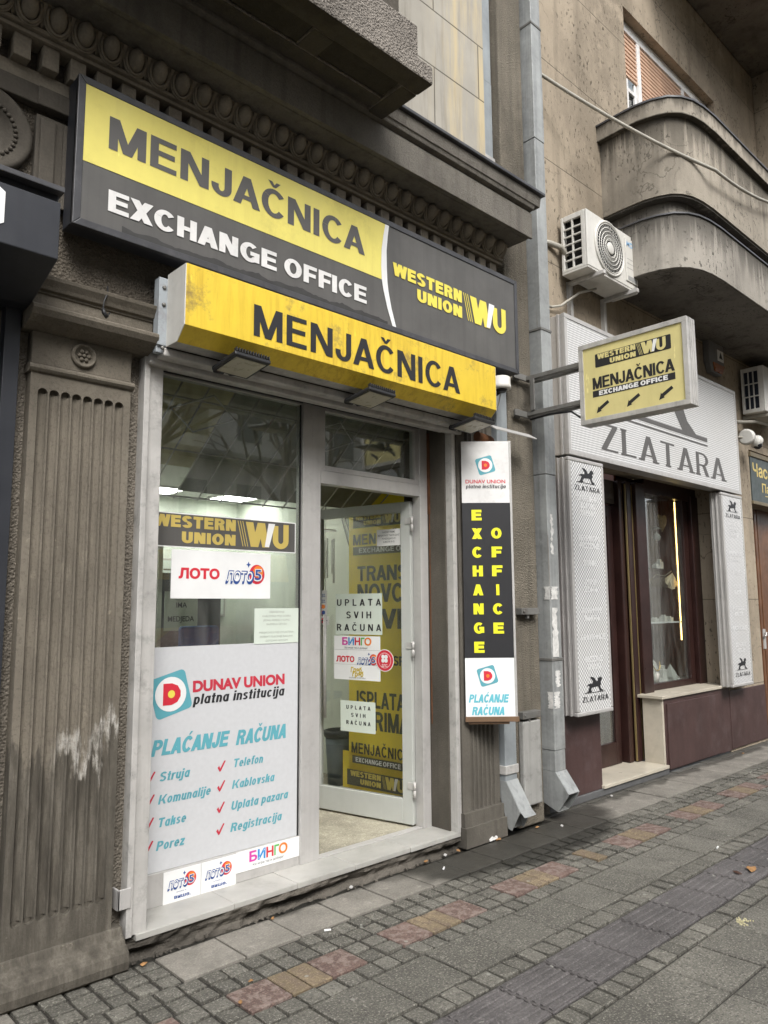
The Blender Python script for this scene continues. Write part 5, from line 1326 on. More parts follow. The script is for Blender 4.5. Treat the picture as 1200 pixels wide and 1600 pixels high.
    m = MB(); m.lathe((4.345, 3.33, 3.185), (0, 0, 1), [(.03, 0), (.045, .02)], 16); m.tube([(4.345, 3.35, 3.19), (4.335, 3.41, 3.16), (4.335, 3.49, 3.16)], .014); m.build("mount", PLAST_B, t)
    m = MB(); m.tube([(4.35, 3.34, 3.19), (4.37, 3.38, 3.10), (4.33, 3.42, 3.02), (4.28, 3.43, 2.96)], .004, 5); m.build("cable", CABLE_W, t)
    # loose wire hook on the capital
    m = MB(); P = [(1.40, 3.43, 3.05), (1.405, 3.40, 3.00), (1.395, 3.39, 2.96), (1.37, 3.40, 2.975)]
    m.tube([(1.415, 3.44, 3.165), (1.405, 3.41, 3.12), (1.385, 3.40, 3.07), (1.38, 3.40, 3.02), (1.40, 3.395, 2.995), (1.415, 3.40, 3.02)], .004, 6); m.tube([(1.38, 3.398, 3.03), (1.385, 3.396, 3.01), (1.40, 3.393, 2.99)], .010, 7)
    single("loose_wire", m, PLAST_B, "loose bent wire end dangling over the pilaster capital", "wire")
    # neighbour's dark shop front on the left
    t = thing("dark_canopy", "dark anthracite canopy box with a white emblem at the left edge", "canopy", (.6, 3.3, 3.0))
    m = MB(); m.profx([(3.10, 3.318), (3.10, 3.066), (3.42, 2.965), (3.60, 2.965), (3.60, 3.36), (3.13, 3.36), (3.13, 3.318)], -3, 1.062); m.build("box", DKMET, t, .004)
    m = MB(); m.box(-3, 1.072, 3.085, 3.60, 3.360, 3.384); m.build("top_flashing", SIGNFR, t, .003)
    m = MB(); m.sheet2d([[(.10*math.cos(rad(90+60*k))*1.15, .13*math.sin(rad(90+60*k))) for k in range(6)]], (.745, 3.10, 3.215), X, Z, .004); m.build("emblem", WHITE, t)
    t = thing("dark_shop_front", "dark anthracite metal shop front left of the fluted pilaster", "shop front", (.7, 3.55, 0))
    m = MB(); m.box(.985, 1.052, 3.50, 3.60, 0, 2.965); m.build("post", DKMET, t, .003)
    m = MB(); m.box(-3, .98, 3.565, 3.60, 0, 2.965); m.build("panel", PLAST_B, t)
    m = MB(); m.lathe((.93, 3.565, 2.42), (0, -1, 0), [(.02, 0), (.02, .03)], 12); m.lathe((.93, 3.565, 2.18), (0, -1, 0), [(.02, 0), (.02, .03)], 12); m.build("fixing", PLAST_B, t)
fittings()

# ================================================================== the plastered building on the right
B2 = thing("plaster_building", "tan plastered building with curved balcony above the jeweller's shop", "building", (7.5, 3.7, 0))
def building_two():
    wy, th = 3.60, .35
    m = MB()
    m.box(5.14, 5.95, wy, wy+th, 0, 2.95); m.box(8.65, 9.70, wy, wy+th, 0, 2.95)
    m.box(9.70, 15, 3.62, wy+th, 2.86, 3.55)
    m.box(5.14, 15, wy, wy+th, 2.9505 if False else 3.55, 6.55); m.box(5.14, 9.70, wy, wy+th, 2.95, 3.55)
    m.box(5.14, 7.02, wy, wy+th, 6.55, 8.10); m.box(9.34, 15, wy, wy+th, 6.55, 8.10); m.box(5.14, 15, wy, wy+th, 8.10, 10.5)
    m.build("wall", PLASTER, B2)
    m = MB(); m.box(4.95, 5.14, 3.575, 3.9, 0, 10); m.build("joint_strip", CONC, B2)
    # bay above: corner and soffit at the upper right
    m = MB(); m.box(10.75, 15, 2.3, 3.60, 4.9, 10.5); m.build("bay", PLASTER, B2, .01)
    m = MB(); m.box(7.4, 15, 2.1, 3.60, 9.15, 10.4); m.build("upper_slab", SOFFIT, B2, .02)
    # upper window with roller shutters
    m = MB(); y = 3.70
    m.box(7.02, 9.34, y, y+.05, 7.98, 8.10); m.box(7.02, 9.34, y, y+.05, 6.55, 6.62)
    for x in (7.02, 7.50, 8.62, 9.27): m.box(x, x+.07, y, y+.05, 6.62, 7.98)
    w = m.build("upper_window", WHITE_D, B2, .006)
    m = MB(); SH = plain("salmon_shutter_slats", (.56, .37, .26), .55, var=.1, streak=.2)
    def shutter(x0, x1, z0, z1, tilt=0.0):
        z = z0
        while z < z1:
            f0 = (z1-z)/(z1-z0)*tilt
            m.prism([(x0, y+.03-f0, z), (x0, y+.015-f0, z+.012), (x0, y+.015-f0, z+.04), (x0, y+.03-f0, z+.05)], (x1-x0, 0, 0)); z += .052
    shutter(7.57, 8.62, 6.62, 7.97, .05); shutter(8.69, 9.27, 6.62, 7.97); shutter(7.09, 7.50, 7.45, 7.97); m.build("roller_shutter", SH, w)
    m = MB(); m.box(7.09, 7.50, y+.06, y+.065, 6.62, 7.98); m.build("pane", GLASS, w)
    m = MB()
    for x in (7.09, 7.27, 7.45): m.box(x, x+.045, y+.03, y+.056, 6.62, 7.46)
    for z in (6.9, 7.3): m.box(7.09, 7.5, y+.028, y+.054, z, z+.045)
    m.build("casement", WHITE_D, w, .004)
    m = MB(); m.box(7.0, 9.4, 4.3, 4.35, 6.5, 8.2); m.box(7.0, 9.4, 3.95, 4.3, 6.5, 6.54); m.build("dark_room", DARK, w)
    # curved balcony
    base = [(6.345, 3.60), (6.335, 3.38), (6.335, 3.17), (6.365, 3.03), (6.43, 2.90), (6.53, 2.815), (6.66, 2.762), (6.82, 2.735), (7.05, 2.722), (15, 2.722)]
    def inset(d):
        out = []
        n = len(base)
        for i, (x, yy) in enumerate(base):
            a = Vector((*base[max(i-1, 0)], 0)); c = Vector((*base[min(i+1, n-1)], 0)); t = (c-a).normalized(); nr = Vector((t.y, -t.x, 0))
            p = Vector((x, yy, 0))-nr*d if False else Vector((x, yy, 0))+Vector((-t.y, t.x, 0))*d
            out.append((p.x, p.y))
        out[0] = (out[0][0], 3.60); out[-1] = (15, out[-1][1])
        return out
    def band(d, z0, z1, th=.14):
        o, i = inset(d), inset(d+th); m = MB(); n = len(o)
        for k in range(n-1):
            old = m.smooth; m.smooth = True
            m.poly([(*o[k], z0), (*o[k+1], z0), (*o[k+1], z1), (*o[k], z1)])
            m.poly([(*i[k+1], z0), (*i[k], z0), (*i[k], z1), (*i[k+1], z1)]); m.smooth = old
            m.poly([(*o[k], z1), (*o[k+1], z1), (*i[k+1], z1), (*i[k], z1)]); m.poly([(*o[k+1], z0), (*o[k], z0), (*i[k], z0), (*i[k+1], z0)])
        return m
    def weld(o):
        import bmesh
        b = bmesh.new(); b.from_mesh(o.data); bmesh.ops.remove_doubles(b, verts=b.verts, dist=1e-5); b.to_mesh(o.data); b.free()
        o.data.set_sharp_from_angle(angle=rad(40)) if hasattr(o.data, 'set_sharp_from_angle') else None
        return o
    bl = weld(band(.055, 5.42, 6.195).build("balcony", PLASTER_B, B2))
    weld(band(0, 6.195, 6.35, .22).build("coping", PLASTER_B, bl)); weld(band(-.012, 6.35, 6.368, .25).build("coping_flashing", SIGNFR, bl))
    m = MB(); o = inset(.07); m.prism([(x, y_, 5.40) for x, y_ in o]+[(15, 3.60, 5.40)], (0, 0, .05)); m.build("balcony_floor", PLASTER_G, bl)
    weld(band(.16, 5.19, 5.40).build("shadow_gap_wall", PLASTER_G, bl))
    sl = weld(band(.01, 4.68, 5.195, .2).build("lower_ledge", PLASTER_G, B2)); weld(band(-.004, 5.195, 5.21, .3).build("ledge_flashing", SIGNFR, sl))
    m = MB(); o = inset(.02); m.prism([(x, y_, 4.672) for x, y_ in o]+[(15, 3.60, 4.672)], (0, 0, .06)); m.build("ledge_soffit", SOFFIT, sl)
    # dado
    m = MB(); m.box(5.14, 5.945, 3.585, 3.605, .059, 2.7); m.build("dado", BROWN, B2, .004); m = MB(); m.box(8.655, 9.69, 3.585, 3.605, .03, .66); m.build("dado", BROWN, B2, .004)
    m = MB(); m.box(7.13, 8.655, 3.59, 3.62, .02, .70); d = m.build("window_base", BROWN, B2, .005)
    m = MB(); m.box(7.165, 8.36, 3.575, 3.59, .035, .655); m.build("base_panel", BROWN, d, .004)
    m = MB(); m.box(5.14, 7.13, 3.57, 4.2, 0, .058); m.build("kerb_base", plain("grey_plinth", (.10, .10, .10), .8, var=.2, bump=.3), B2, .006)
    m = MB(); m.box(5.93, 7.11, 3.555, 4.1, .059, .088); m.build("marble_step", MARBLE, B2, .004)
    m = MB(); m.box(7.095, 7.128, 3.595, 3.80, .06, .70); m.build("marble_cheek", MARBLE, B2, .003)
    m = MB(); m.box(7.06, 8.655, 3.57, 3.93, .705, .735); m.build("marble_ledge", MARBLE, B2, .004)
    # jeweller's door
    y = 3.92
    m = MB()
    m.box(5.95, 6.10, y, y+.06, .09, 2.62); m.box(6.78, 6.88, y, y+.06, .09, 2.62); m.box(6.10, 6.78, y, y+.06, .09, .30); m.box(6.10, 6.78, y, y+.06, 2.5, 2.62)
    d = m.build("jewellers_door", WOOD_R, B2, .006)
    m = MB(); m.box(6.10, 6.78, y+.02, y+.026, .30, 2.5); m.build("pane", GLASS, d)
    m = MB(); m.box(5.95, 7.0, y-.01, y+.06, 2.64, 2.88); m.box(6.0, 6.9, y-.02, y-.01, 2.68, 2.74); m.build("lintel_board", plain("brown_grey_board", (.085, .07, .058), .6, var=.2), B2, .004)
    m = MB()
    for x0, x1, yy in ((6.92, 7.0, 3.86), (7.03, 7.12, 3.83), (7.16, 7.36, 3.80)): m.box(x0, x1, yy, yy+.12, .09, 2.88)
    f = m.build("door_jamb", WOOD_R, B2, .006)
    m = MB()
    for x in (7.012, 7.135): m.box(x, x+.012, 3.835, 3.85, .1, 2.85)
    m.build("brass_strip", plain("brass", (.35, .27, .12), .4, .6), f)
    # display window
    m = MB()
    m.box(7.36, 7.42, 3.86, 3.93, .735, 2.86); m.box(8.34, 8.45, 3.86, 3.93, .735, 2.86); m.box(8.48, 8.65, 3.82, 3.93, .735, 2.86); m.box(7.42, 8.34, 3.86, 3.93, .735, .80); m.box(7.42, 8.65, 3.84, 3.93, 2.80, 2.95)
    w = m.build("display_window", WOOD_R, B2, .006)
    m = MB(); m.box(7.42, 8.34, 3.89, 3.896, .80, 2.80); m.build("pane", GLASS, w)
    m = MB(); m.box(7.0, 7.05, 3.95, 5.0, .7, 3.0); m.box(7.2, 9.2, 4.95, 5.0, .7, 3.0); m.box(8.75, 8.8, 3.95, 4.95, .7, 3.0); m.build("display_back", plain("red_brown_veneer", (.16, .05, .026), .35, var=.2, vs=3, streak=.4), w)
    m = MB(); m.box(7.05, 8.75, 3.94, 4.95, .74, .78); m.build("display_floor", WHITE, w)
    m = MB(); m.box(7.05, 8.75, 3.94, 4.95, 2.88, 2.95); m.build("display_ceiling", WOOD_R, w)
    m = MB(); n = 60; cx_ = 0
    for k in range(n):
        xa, xb = 8.0+.75*k/n, 8.0+.75*(k+1)/n; ya, yb_ = 4.38+.03*math.sin(k*1.1), 4.38+.03*math.sin((k+1)*1.1); ms = m.smooth; m.smooth = True
        m.poly([(xa, ya, .8), (xb, yb_, .8), (xb, yb_, 2.85), (xa, ya, 2.85)]); m.smooth = ms
    m.build("curtain", plain("lilac_grey_curtain", (.30, .275, .28), .8), w)
    m = MB(); m.box(8.378, 8.387, 3.966, 3.976, 1.22, 2.80); m.build("light_strip", LEDSTRIP, w)
    # opening depth above the shop and room behind the door
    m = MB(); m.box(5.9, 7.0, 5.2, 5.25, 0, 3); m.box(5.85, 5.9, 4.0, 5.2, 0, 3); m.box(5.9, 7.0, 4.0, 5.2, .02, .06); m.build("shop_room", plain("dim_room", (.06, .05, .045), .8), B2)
    # neighbouring shop at the right edge
    m = MB(); m.box(9.70, 9.78, 3.72, 3.80, 0, 2.86); m.box(9.82, 10.35, 3.80, 3.86, .02, 2.86); m.box(10.38, 11.5, 3.80, 3.86, .02, 2.86)
    for x in (9.86, 9.97, 10.08, 10.2): m.box(x, x+.07, 3.77, 3.80, .1, 2.8)
    d = m.build("watch_shop_door", WOOD_B, B2, .006)
    m = MB(); m.tube([(10.26, 3.74, 1.26), (10.26, 3.74, 1.22), (10.20, 3.74, 1.21)], .014); m.box(10.22, 10.30, 3.76, 3.78, 1.05, 1.30); m.build("handle", ALU, d)
building_two()

def jeweller_things():
    # display pieces
    t = thing("display_shelf", "white shelf with jewellery stands across the jeweller's window", "shelf", (7.98, 4.05, 1.43))
    m = MB(); m.box(7.45, 8.44, 3.96, 4.30, 1.415, 1.43); m.build("board", WHITE, t, .002)
    t = thing("upper_display_shelf", "glass shelf with small white boxes high in the jeweller's window", "shelf", (7.98, 4.05, 2.02))
    m = MB(); m.box(7.45, 8.44, 3.96, 4.30, 2.005, 2.015); m.build("board", GLASS_C, t)
    def bust(x, y, z, s, lb):
        t = thing("necklace_bust", lb, "display bust", (x, y, z), "necklace busts in the jeweller's window")
        m = MB(); m.lathe((x, y, z), (0, .15, 1), [(.085*s, 0), (.10*s, .06*s), (.09*s, .14*s), (.055*s, .19*s), (.035*s, .22*s), (.033*s, .27*s)], 16); m.build("body", PLAST_W, t)
        m = MB(); m.tube([(x+.055*s*math.cos(a), y-.075*s+.02*math.sin(a), z+.16*s-.06*s*math.sin(-a)) for a in [rad(180+180*k/10) for k in range(11)]], .004, 5); m.build("necklace", plain("gold", (.6, .42, .12), .3, .8), t)
    bust(7.62, 4.02, .78, 1.5, "large cream necklace bust on the window floor beside the dark frame")
    bust(7.80, 4.12, .78, 1.0, "smaller cream necklace bust on the window floor behind the large one")
    bust(7.66, 4.12, 1.43, 1.1, "cream necklace bust standing on the white window shelf")
    for i, (x, y, z, a, b, h, lb) in enumerate(((8.05, 4.05, .78, .05, .03, .17, "white ring box standing upright on the window floor"), (8.26, 4.05, .78, .07, .06, .03, "flat white jewellery tray on the window floor"), (8.13, 4.05, 1.43, .035, .035, .075, "small white pot on the window shelf near the warm light"), (7.58, 4.05, 2.015, .07, .03, .18, "white card stand on the high glass shelf"), (7.76, 4.1, 2.015, .06, .05, .10, "white box on the high glass shelf"), (7.90, 4.03, .78, .045, .03, .06, "low white ring tray between bust and ring box"), (8.0, 4.15, .78, .03, .03, .13, "slim white earring stand at the back of the window floor"), (7.86, 4.02, 1.43, .05, .03, .05, "low white tray in the middle of the window shelf"), (8.28, 4.06, 1.43, .03, .04, .06, "little white box at the right end of the window shelf"), (8.02, 4.05, 2.015, .05, .03, .06, "flat white box in the middle of the high glass shelf"), (8.2, 4.1, 2.015, .04, .03, .12, "tall white stand right of the others on the high glass shelf"))):
        m = MB(); m.box(x-a, x+a, y-b, y+b, z, z+h*.75); m.box(x-a*.6, x+a*.6, y-b*.6, y+b*.6, z+h*.75, z+h)
        single("jewellery_box", m, PLAST_W, lb, "display box", "small white display boxes", .004)
    m = MB(); b = len(m.v); m.v += [Vector(p) for p in ((8.18, 4.0, .81), (8.32, 4.0, .81), (8.32, 4.12, .81), (8.18, 4.12, .81), (8.25, 4.06, .96))]
    for f in ((0, 1, 4), (1, 2, 4), (2, 3, 4), (3, 0, 4), (3, 2, 1, 0)): m.face([b+i for i in f])
    single("pyramid_stand", m, PLAST_W, "white pyramid shaped ring stand low in the jeweller's window", "display stand")
    H = []
    for k in range(40):
        a = 2*math.pi*k/40; H.append((8.125+.0068*16*math.sin(a)**3, 4.0, 2.55+.0068*(13*math.cos(a)-5*math.cos(2*a)-2*math.cos(3*a)-math.cos(4*a))))
    t = thing("hanging_heart", "gold patterned heart hanging in the jeweller's window", "ornament", (8.125, 4.0, 2.55))
    m = MB(); m.prism(H, (0, .02, 0)); m.build("heart", plain("gold_lace", (.62, .45, .27), .5, var=.4, vs=40, bump=.4, bs=60), t, .004)
    m = MB(); m.tube([(8.125, 4.01, 2.6), (8.125, 4.01, 2.87)], .0015, 4); m.build("string", WHITE, t)
    t = thing("hanging_charm", "white paper charm strung below the gold heart", "ornament", (7.97, 4.0, 2.38))
    m = MB(); m.lathe((7.97, 4.0, 2.33), (0, 0, 1), [(.03, 0), (.045, .04), (.03, .07), (.008, .09)], 12); m.lathe((7.97, 4.0, 2.46), (0, 0, 1), [(.06, 0), (.01, .03)], 12); m.build("cap", PLAST_W, t)
    m = MB(); m.tube([(7.97, 4.0, 2.3), (7.97, 4.0, 2.87)], .0015, 4); m.build("string", WHITE, t)
    t = thing("paper_fan", "cream paper fan decoration on a branch in the jeweller's window", "ornament", (8.2, 4.0, 1.9))
    m = MB()
    for k in range(9):
        a0, a1 = rad(200+14*k), rad(214+14*k)
        m.poly([(8.30, 4.0, 1.98), (8.30+.19*math.cos(a0), 4.0+.02*(k % 2), 1.98+.19*math.sin(a0)), (8.30+.19*math.cos(a1), 4.0+.02*((k+1) % 2), 1.98+.19*math.sin(a1))])
    m.build("fan", flat("cream_paper", (.62, .52, .36), .8), t)
    m = MB(); m.tube([(7.75, 4.02, 1.86), (7.95, 4.02, 1.95), (8.15, 4.02, 1.94), (8.32, 4.02, 2.0)], .006, 6)
    for k in range(14): m.tube([(7.78+.035*k, 4.02, 1.89+.004*k), (7.80+.035*k, 4.0, 1.80+.02*random.random())], .004, 4)
    m.build("branch", plain("dry_twig", (.30, .25, .2), .9), t)
    # fascia
    y = 3.45
    s = thing("jeweller_fascia", "wide white perforated fascia sign reading ZLATARA with black emblem", "sign", (7.2, 3.53, 3.5))
    x0, x1, z0, z1 = 5.40, 8.995, 2.885, 4.125
    m = MB(); m.box(x0+.004, x1-.004, y+.015, 3.60, z0+.004, z1-.004); m.build("housing", ALU, s, .004)
    m = MB(); f = .04
    m.box(x0, x1, y-.006, y+.03, z1-f, z1); m.box(x0, x1, y-.006, y+.03, z0, z0+f); m.box(x0, x0+f, y-.006, y+.03, z0+f, z1-f); m.box(x1-f, x1, y-.006, y+.03, z0+f, z1-f)
    m.box(x0-.006, x0, y+.05, y+.075, z0, z1); m.build("frame", ALU, s, .008)
    m = MB(); m.box(x0+f, x1-f, y, y+.02, z0+f, z1-f); m.build("film_panel", PERF_F, s)
    m = MB()
    xs = 5.93
    for ch, w in (("Z", .285), ("L", .262), ("A", .345), ("T", .30), ("A", .345), ("R", .305), ("A", .345)):
        stroke_text(m, ch, (xs, y, 2.998), X, Z, w, .245, t=.165, b=.07, off=.002)
        if ch in 'LTR': m.box(xs-.02 if ch != 'T' else xs+w/2-.055, xs+.09 if ch != 'T' else xs+w/2+.055, y-.0042, y-.0022, 2.998, 3.012)
        if ch == 'L': m.box(xs-.02, xs+.09, y-.0042, y-.0022, 3.229, 3.243)
        if ch == 'A': m.box(xs-.03, xs+.085, y-.0042, y-.0022, 2.998, 3.010); m.box(xs+w-.10, xs+w+.03, y-.0042, y-.0022, 2.998, 3.010)
        xs += w+.075
    m.build("lettering", DKGREY, s)
    m = MB()
    m.sheet2d(rc(0, 0, 2.05, .045)+rc(0, -.05, 2.05, -.033), (6.10, y, 3.385), X, Z, .002, 0)
    m.sheet2d([[(1.45, .045), (1.78, .045), (1.58, .16), (1.47, .33), (1.46, .50), (1.20, .50), (1.22, .30)], [(.28, .045), (.66, .045), (.50, .14), (.50, .40), (.30, .40), (.36, .16)], [(.60, .30), (1.3, .40), (1.3, .62), (.4, .62), (.4, .36)], [(.1, .4), (.62, .4), (.62, .6), (.1, .6)]], (6.10, y, 3.385), X, Z, .002, .0002)
    m.build("emblem", DKGREY, s)
    m = MB(); stroke_text(m, "ION", (6.98, y, 3.80), X, Z, .44, .14, t=.18, b=.12, off=.004); m.build("emblem_lettering", WHITE, s)
    # two upright light panels
    lines = ("SAVREMENO|ZLATNO|SREBRO", "VERENICKO|PRSTENJE", "BURME", "OTKUP|ZLATA", "POPRAVKE|NAKITA", "GRAVIRANJE", "BUSENJE|USIJU")
    def panel(x0, x1, label):
        s = thing("light_panel", label, "sign", ((x0+x1)/2, 3.5, .72), "upright white light panels of the jeweller")
        z0, z1 = .722, 2.865
        m = MB(); m.box(x0+.004, x1-.004, y+.015, 3.584, z0+.004, z1-.004); m.box(x0-.003, x0+.004, y+.05, y+.07, z0, z1); m.box(x0-.003, x0+.004, y+.10, y+.115, z0, z1); m.build("housing", ALU, s, .004)
        m = MB(); f = .034
        m.box(x0, x1, y-.006, y+.03, z1-f, z1); m.box(x0, x1, y-.006, y+.03, z0, z0+f); m.box(x0, x0+f, y-.006, y+.03, z0+f, z1-f); m.box(x1-f, x1, y-.006, y+.03, z0+f, z1-f); m.build("frame", ALU, s, .008)
        m = MB(); m.box(x0+f, x1-f, y, y+.02, z0+f, z1-f); m.build("film_panel", PERF, s)
        cx = (x0+x1)/2+.005
        m = MB()
        for zz in (2.665, .905):
            lion(m, (cx-.14, y, zz), X, Z, .27, .125); stroke_text(m, "ZLATARA", (cx-.20, y, zz-.075), X, Z, .40, .042, t=.17, b=.09, gap=.16, off=.002)
        m.build("emblem", BLACK, s)
        m = MB()
        for q, (zz, l) in enumerate(zip((2.50, 2.16, 1.95, 1.79, 1.55, 1.33, 1.15), lines)):
            for r_, wd_ in enumerate(l.split('|')): stroke_text(m, wd_, (cx-.019*len(wd_), y, zz-.062*r_), X, Z, .038*len(wd_), .048, t=.2, b=.16, gap=.2, off=.002)
        m.build("lettering", flat("pale_grey_print", (.73, .73, .725), .5), s)
    panel(5.385, 5.935, "upright white light panel of the jeweller left of its door")
    panel(8.425, 8.99, "upright white light panel of the jeweller right of its window")
    # watch shop sign at the right edge
    s = thing("watch_shop_sign", "dark green grey sign with gold Cyrillic lettering at the right edge", "sign", (10.3, 3.58, 3.2))
    m = MB(); m.box(9.70, 12.4, 3.585, 3.62, 2.90, 3.46); m.build("panel", plain("slate_green", (.055, .068, .066), .45), s)
    m = MB(); m.box(9.69, 12.41, 3.57, 3.62, 3.46, 3.52); m.box(9.69, 12.41, 3.57, 3.62, 2.855, 2.90); m.build("frame", plain("bronze_moulding", (.16, .13, .08), .5), s, .006)
    m = MB(); font_text(m, "Часовничар", (9.76, 3.585, 3.225), X, Z, 1.6, .155, .02, .002); font_text(m, "Павле", (10.03, 3.585, 3.035), X, Z, .62, .11, .02, .002); m.box(10.12, 10.5, 3.581, 3.583, 2.985, 2.995); m.build("lettering", plain("gold_leaf_print", (.62, .48, .14), .4), s)
    # air conditioners
    a = thing("air_conditioner", "white outdoor air conditioner with round fan grille on brackets under the curved balcony", "air conditioner", (6.0, 3.43, 4.5))
    x0, x1, yf, yb, z0, z1 = 5.565, 6.437, 3.29, 3.555, 4.54, 5.083
    m = MB()
    m.box(x0, x1, yf, yf+.02, z0+.02, z1-.004); m.box(x0+.03, x1, yf+.02, yb, z1-.022, z1); m.box(x1-.02, x1, yf+.02, yb, z0+.02, z1-.022); m.box(x0+.0, x1, yf+.004, yb, z0, z0+.02); m.box(x0+.02, x1-.02, yb-.02, yb, z0+.02, z1-.022)
    m.box(x0, x0+.03, yf+.02, yf+.06, z0+.02, z1); m.box(x0, x0+.03, yb-.03, yb, z0+.02, z1); m.box(x0, x0+.03, yf+.06, yb-.03, z1-.05, z1); m.box(x0, x0+.03, yf+.06, yb-.03, z0+.02, z0+.05)
    m.build("casing", PLAST_W, a, .006)
    m = MB(); m.box(x0+.06, x0+.07, yf+.03, yb-.02, z0+.03, z1-.03); m.build("coil", DARK, a)
    m = MB()
    for k in range(1, 6): z = z0+.05+(z1-z0-.10)*k/6; m.box(x0+.004, x0+.022, yf+.06, yb-.03, z-.006, z+.006)
    m.box(x0+.002, x0+.024, (yf+yb)/2+.01, (yf+yb)/2+.022, z0+.05, z1-.05); m.build("side_grille", PLAST_W, a)
    cx, cz, r = 5.935, 4.822, .245
    m = MB(); m.lathe((cx, yf-.001, cz), (0, -1, 0), [(r, 0), (r-.003, .0015)], 48); m.build("fan_recess", PLAST_B, a)
    m = MB()
    def ring(rr, tr, yy): m.tube([(cx+rr*math.cos(2*math.pi*k/40), yy, cz+rr*math.sin(2*math.pi*k/40)) for k in range(41)], tr, 5, False)
    ring(r, .012, yf-.006)
    for k in range(1, 6): ring(.05+.035*k, .0045, yf-.016+.001*k)
    for k in range(44):
        an = 2*math.pi*k/44; m.tube([(cx+.07*math.cos(an), yf-.014, cz+.07*math.sin(an)), (cx+r*math.cos(an+.35), yf-.008, cz+r*math.sin(an+.35))], .0022, 4, False)
    m.lathe((cx, yf-.008, cz), (0, -1, 0), [(.058, 0), (.058, .008), (.045, .014), (.001, .016)], 24)
    m.build("fan_grille", PLAST_W, a)
    m = MB(); m.box(6.215, x1-.008, yf-.010, yf, z0+.07, z1-.045); m.build("service_cover", PLAST_W, a, .006)
    m = MB(); font_text(m, "MDV", (6.235, yf-.010, 4.955), X, Z, .165, .052, .02, .001, .12); m.build("emblem", flat("pale_blue_print", (.22, .40, .60), .5), a)
    m = MB()
    for k in range(3): m.box(6.235, 6.40, yf-.0115, yf-.0102, 4.83-.045*k, 4.834-.045*k)
    m.box(6.245, 6.40, yf-.0115, yf-.0102, 4.625, 4.665); m.build("louvre_marks", flat("grey_print", (.30, .30, .29), .6), a)
    m = MB()
    for x in (5.70, 6.28): m.box(x, x+.04, 3.22, 3.60, 4.50, 4.538); m.box(x, x+.04, 3.56, 3.60, 4.18, 4.50); m.box(x-.004, x+.044, 3.595, 3.602, 4.15, 4.54)
    m.build("bracket", ALU_W, a, .004)
    m = MB()
    m.tube([(5.30, 3.59, 4.79), (5.42, 3.58, 4.81), (5.55, 3.54, 4.80), (5.60, 3.52, 4.72)], .026, 9); m.tube([(5.14, 3.58, 4.22), (5.40, 3.57, 4.21), (5.52, 3.55, 4.25), (5.75, 3.50, 4.42), (5.95, 3.45, 4.50)], .012, 7)
    m.build("hose", CABLE_W, a)
    a = thing("wall_air_conditioner", "second outdoor air conditioner cut off by the right edge over the watch shop sign", "air conditioner", (9.9, 3.42, 3.95))
    x0, x1, yf, yb, z0, z1 = 9.50, 10.36, 3.29, 3.56, 3.955, 4.53
    m = MB(); m.box(x0, x1, yf, yf+.02, z0, z1); m.box(x0+.03, x1, yf+.02, yb, z1-.02, z1); m.box(x1-.02, x1, yf+.02, yb, z0, z1-.02); m.box(x0+.03, x1-.02, yf+.02, yb, z0, z0+.02); m.box(x0+.03, x1-.02, yb-.02, yb, z0+.02, z1-.02)
    m.box(x0, x0+.03, yf+.02, yf+.07, z0, z1); m.box(x0, x0+.03, yb-.03, yb, z0, z1); m.box(x0, x0+.03, yf+.07, yb-.03, z1-.05, z1); m.box(x0, x0+.03, yf+.07, yb-.03, z0, z0+.05)
    m.build("casing", PLAST_W, a, .006)
    m = MB(); m.box(x0+.06, x0+.07, yf+.03, yb-.02, z0+.03, z1-.03); m.build("coil", plain("blue_black_coil", (.02, .025, .04), .6), a)
    m = MB()
    for k in (1, 2): z = z0+.05+(z1-z0-.1)*k/3; m.box(x0+.004, x0+.022, yf+.07, yb-.03, z-.006, z+.006)
    for k in (1, 2): q = yf+.07+(yb-yf-.10)*k/3; m.box(x0+.002, x0+.024, q-.005, q+.005, z0+.05, z1-.05)
    m.build("side_grille", PLAST_W, a)
    m = MB(); m.lathe((9.85, yf-.001, 4.24), (0, -1, 0), [(.22, 0), (.22, .004)], 40); m.build("fan_grille", PLAST_B, a)
    m = MB(); m.box(9.6, 9.64, 3.25, 3.60, 3.91, 3.953); m.box(10.2, 10.24, 3.25, 3.60, 3.91, 3.953); m.tube([(9.02, 3.5, 3.78), (9.2, 3.5, 3.80), (9.6, 3.45, 3.86), (10.4, 3.42, 3.90)], .02, 8); m.build("bracket", CABLE_W, a)
    # alarm box
    t = thing("alarm_siren", "grey alarm siren box with orange lens above the jeweller's fascia", "alarm", (8.72, 3.55, 4.45))
    m = MB(); m.box(8.53, 8.93, 3.52, 3.60, 4.40, 4.76); m.prism([(8.53, 3.52, 4.40), (8.93, 3.52, 4.40), (8.86, 3.53, 4.30), (8.60, 3.53, 4.30)], (0, .07, 0)); m.build("case", plain("dark_grey_case", (.16, .155, .15), .5), t, .01)
    m = MB(); m.prism([(8.60, 3.505, 4.42), (8.90, 3.505, 4.42), (8.84, 3.51, 4.32), (8.64, 3.51, 4.32)], (0, .015, 0)); m.build("lens", flat("orange_lens", (.26, .09, .03), .3), t, .003)
    m = MB(); m.box(8.74, 8.90, 3.514, 3.5195, 4.47, 4.60); m.build("label", PAPER, t)
    m = MB(); m.poly([(8.77, 3.512, 4.50), (8.87, 3.512, 4.50), (8.82, 3.512, 4.585)]); m.build("emblem", BLACK, t)
    # dome camera
    t = thing("dome_camera", "white dome camera on a round base beside the jeweller's fascia", "camera", (9.3, 3.5, 3.6))
    m = MB(); m.lathe((9.16, 3.42, 3.60), (1, 0, 0), [(.075, 0), (.095, .015), (.095, .06), (.08, .075), (.05, .08), (.05, .16)], 28); m.build("mount", PLAST_W, t)
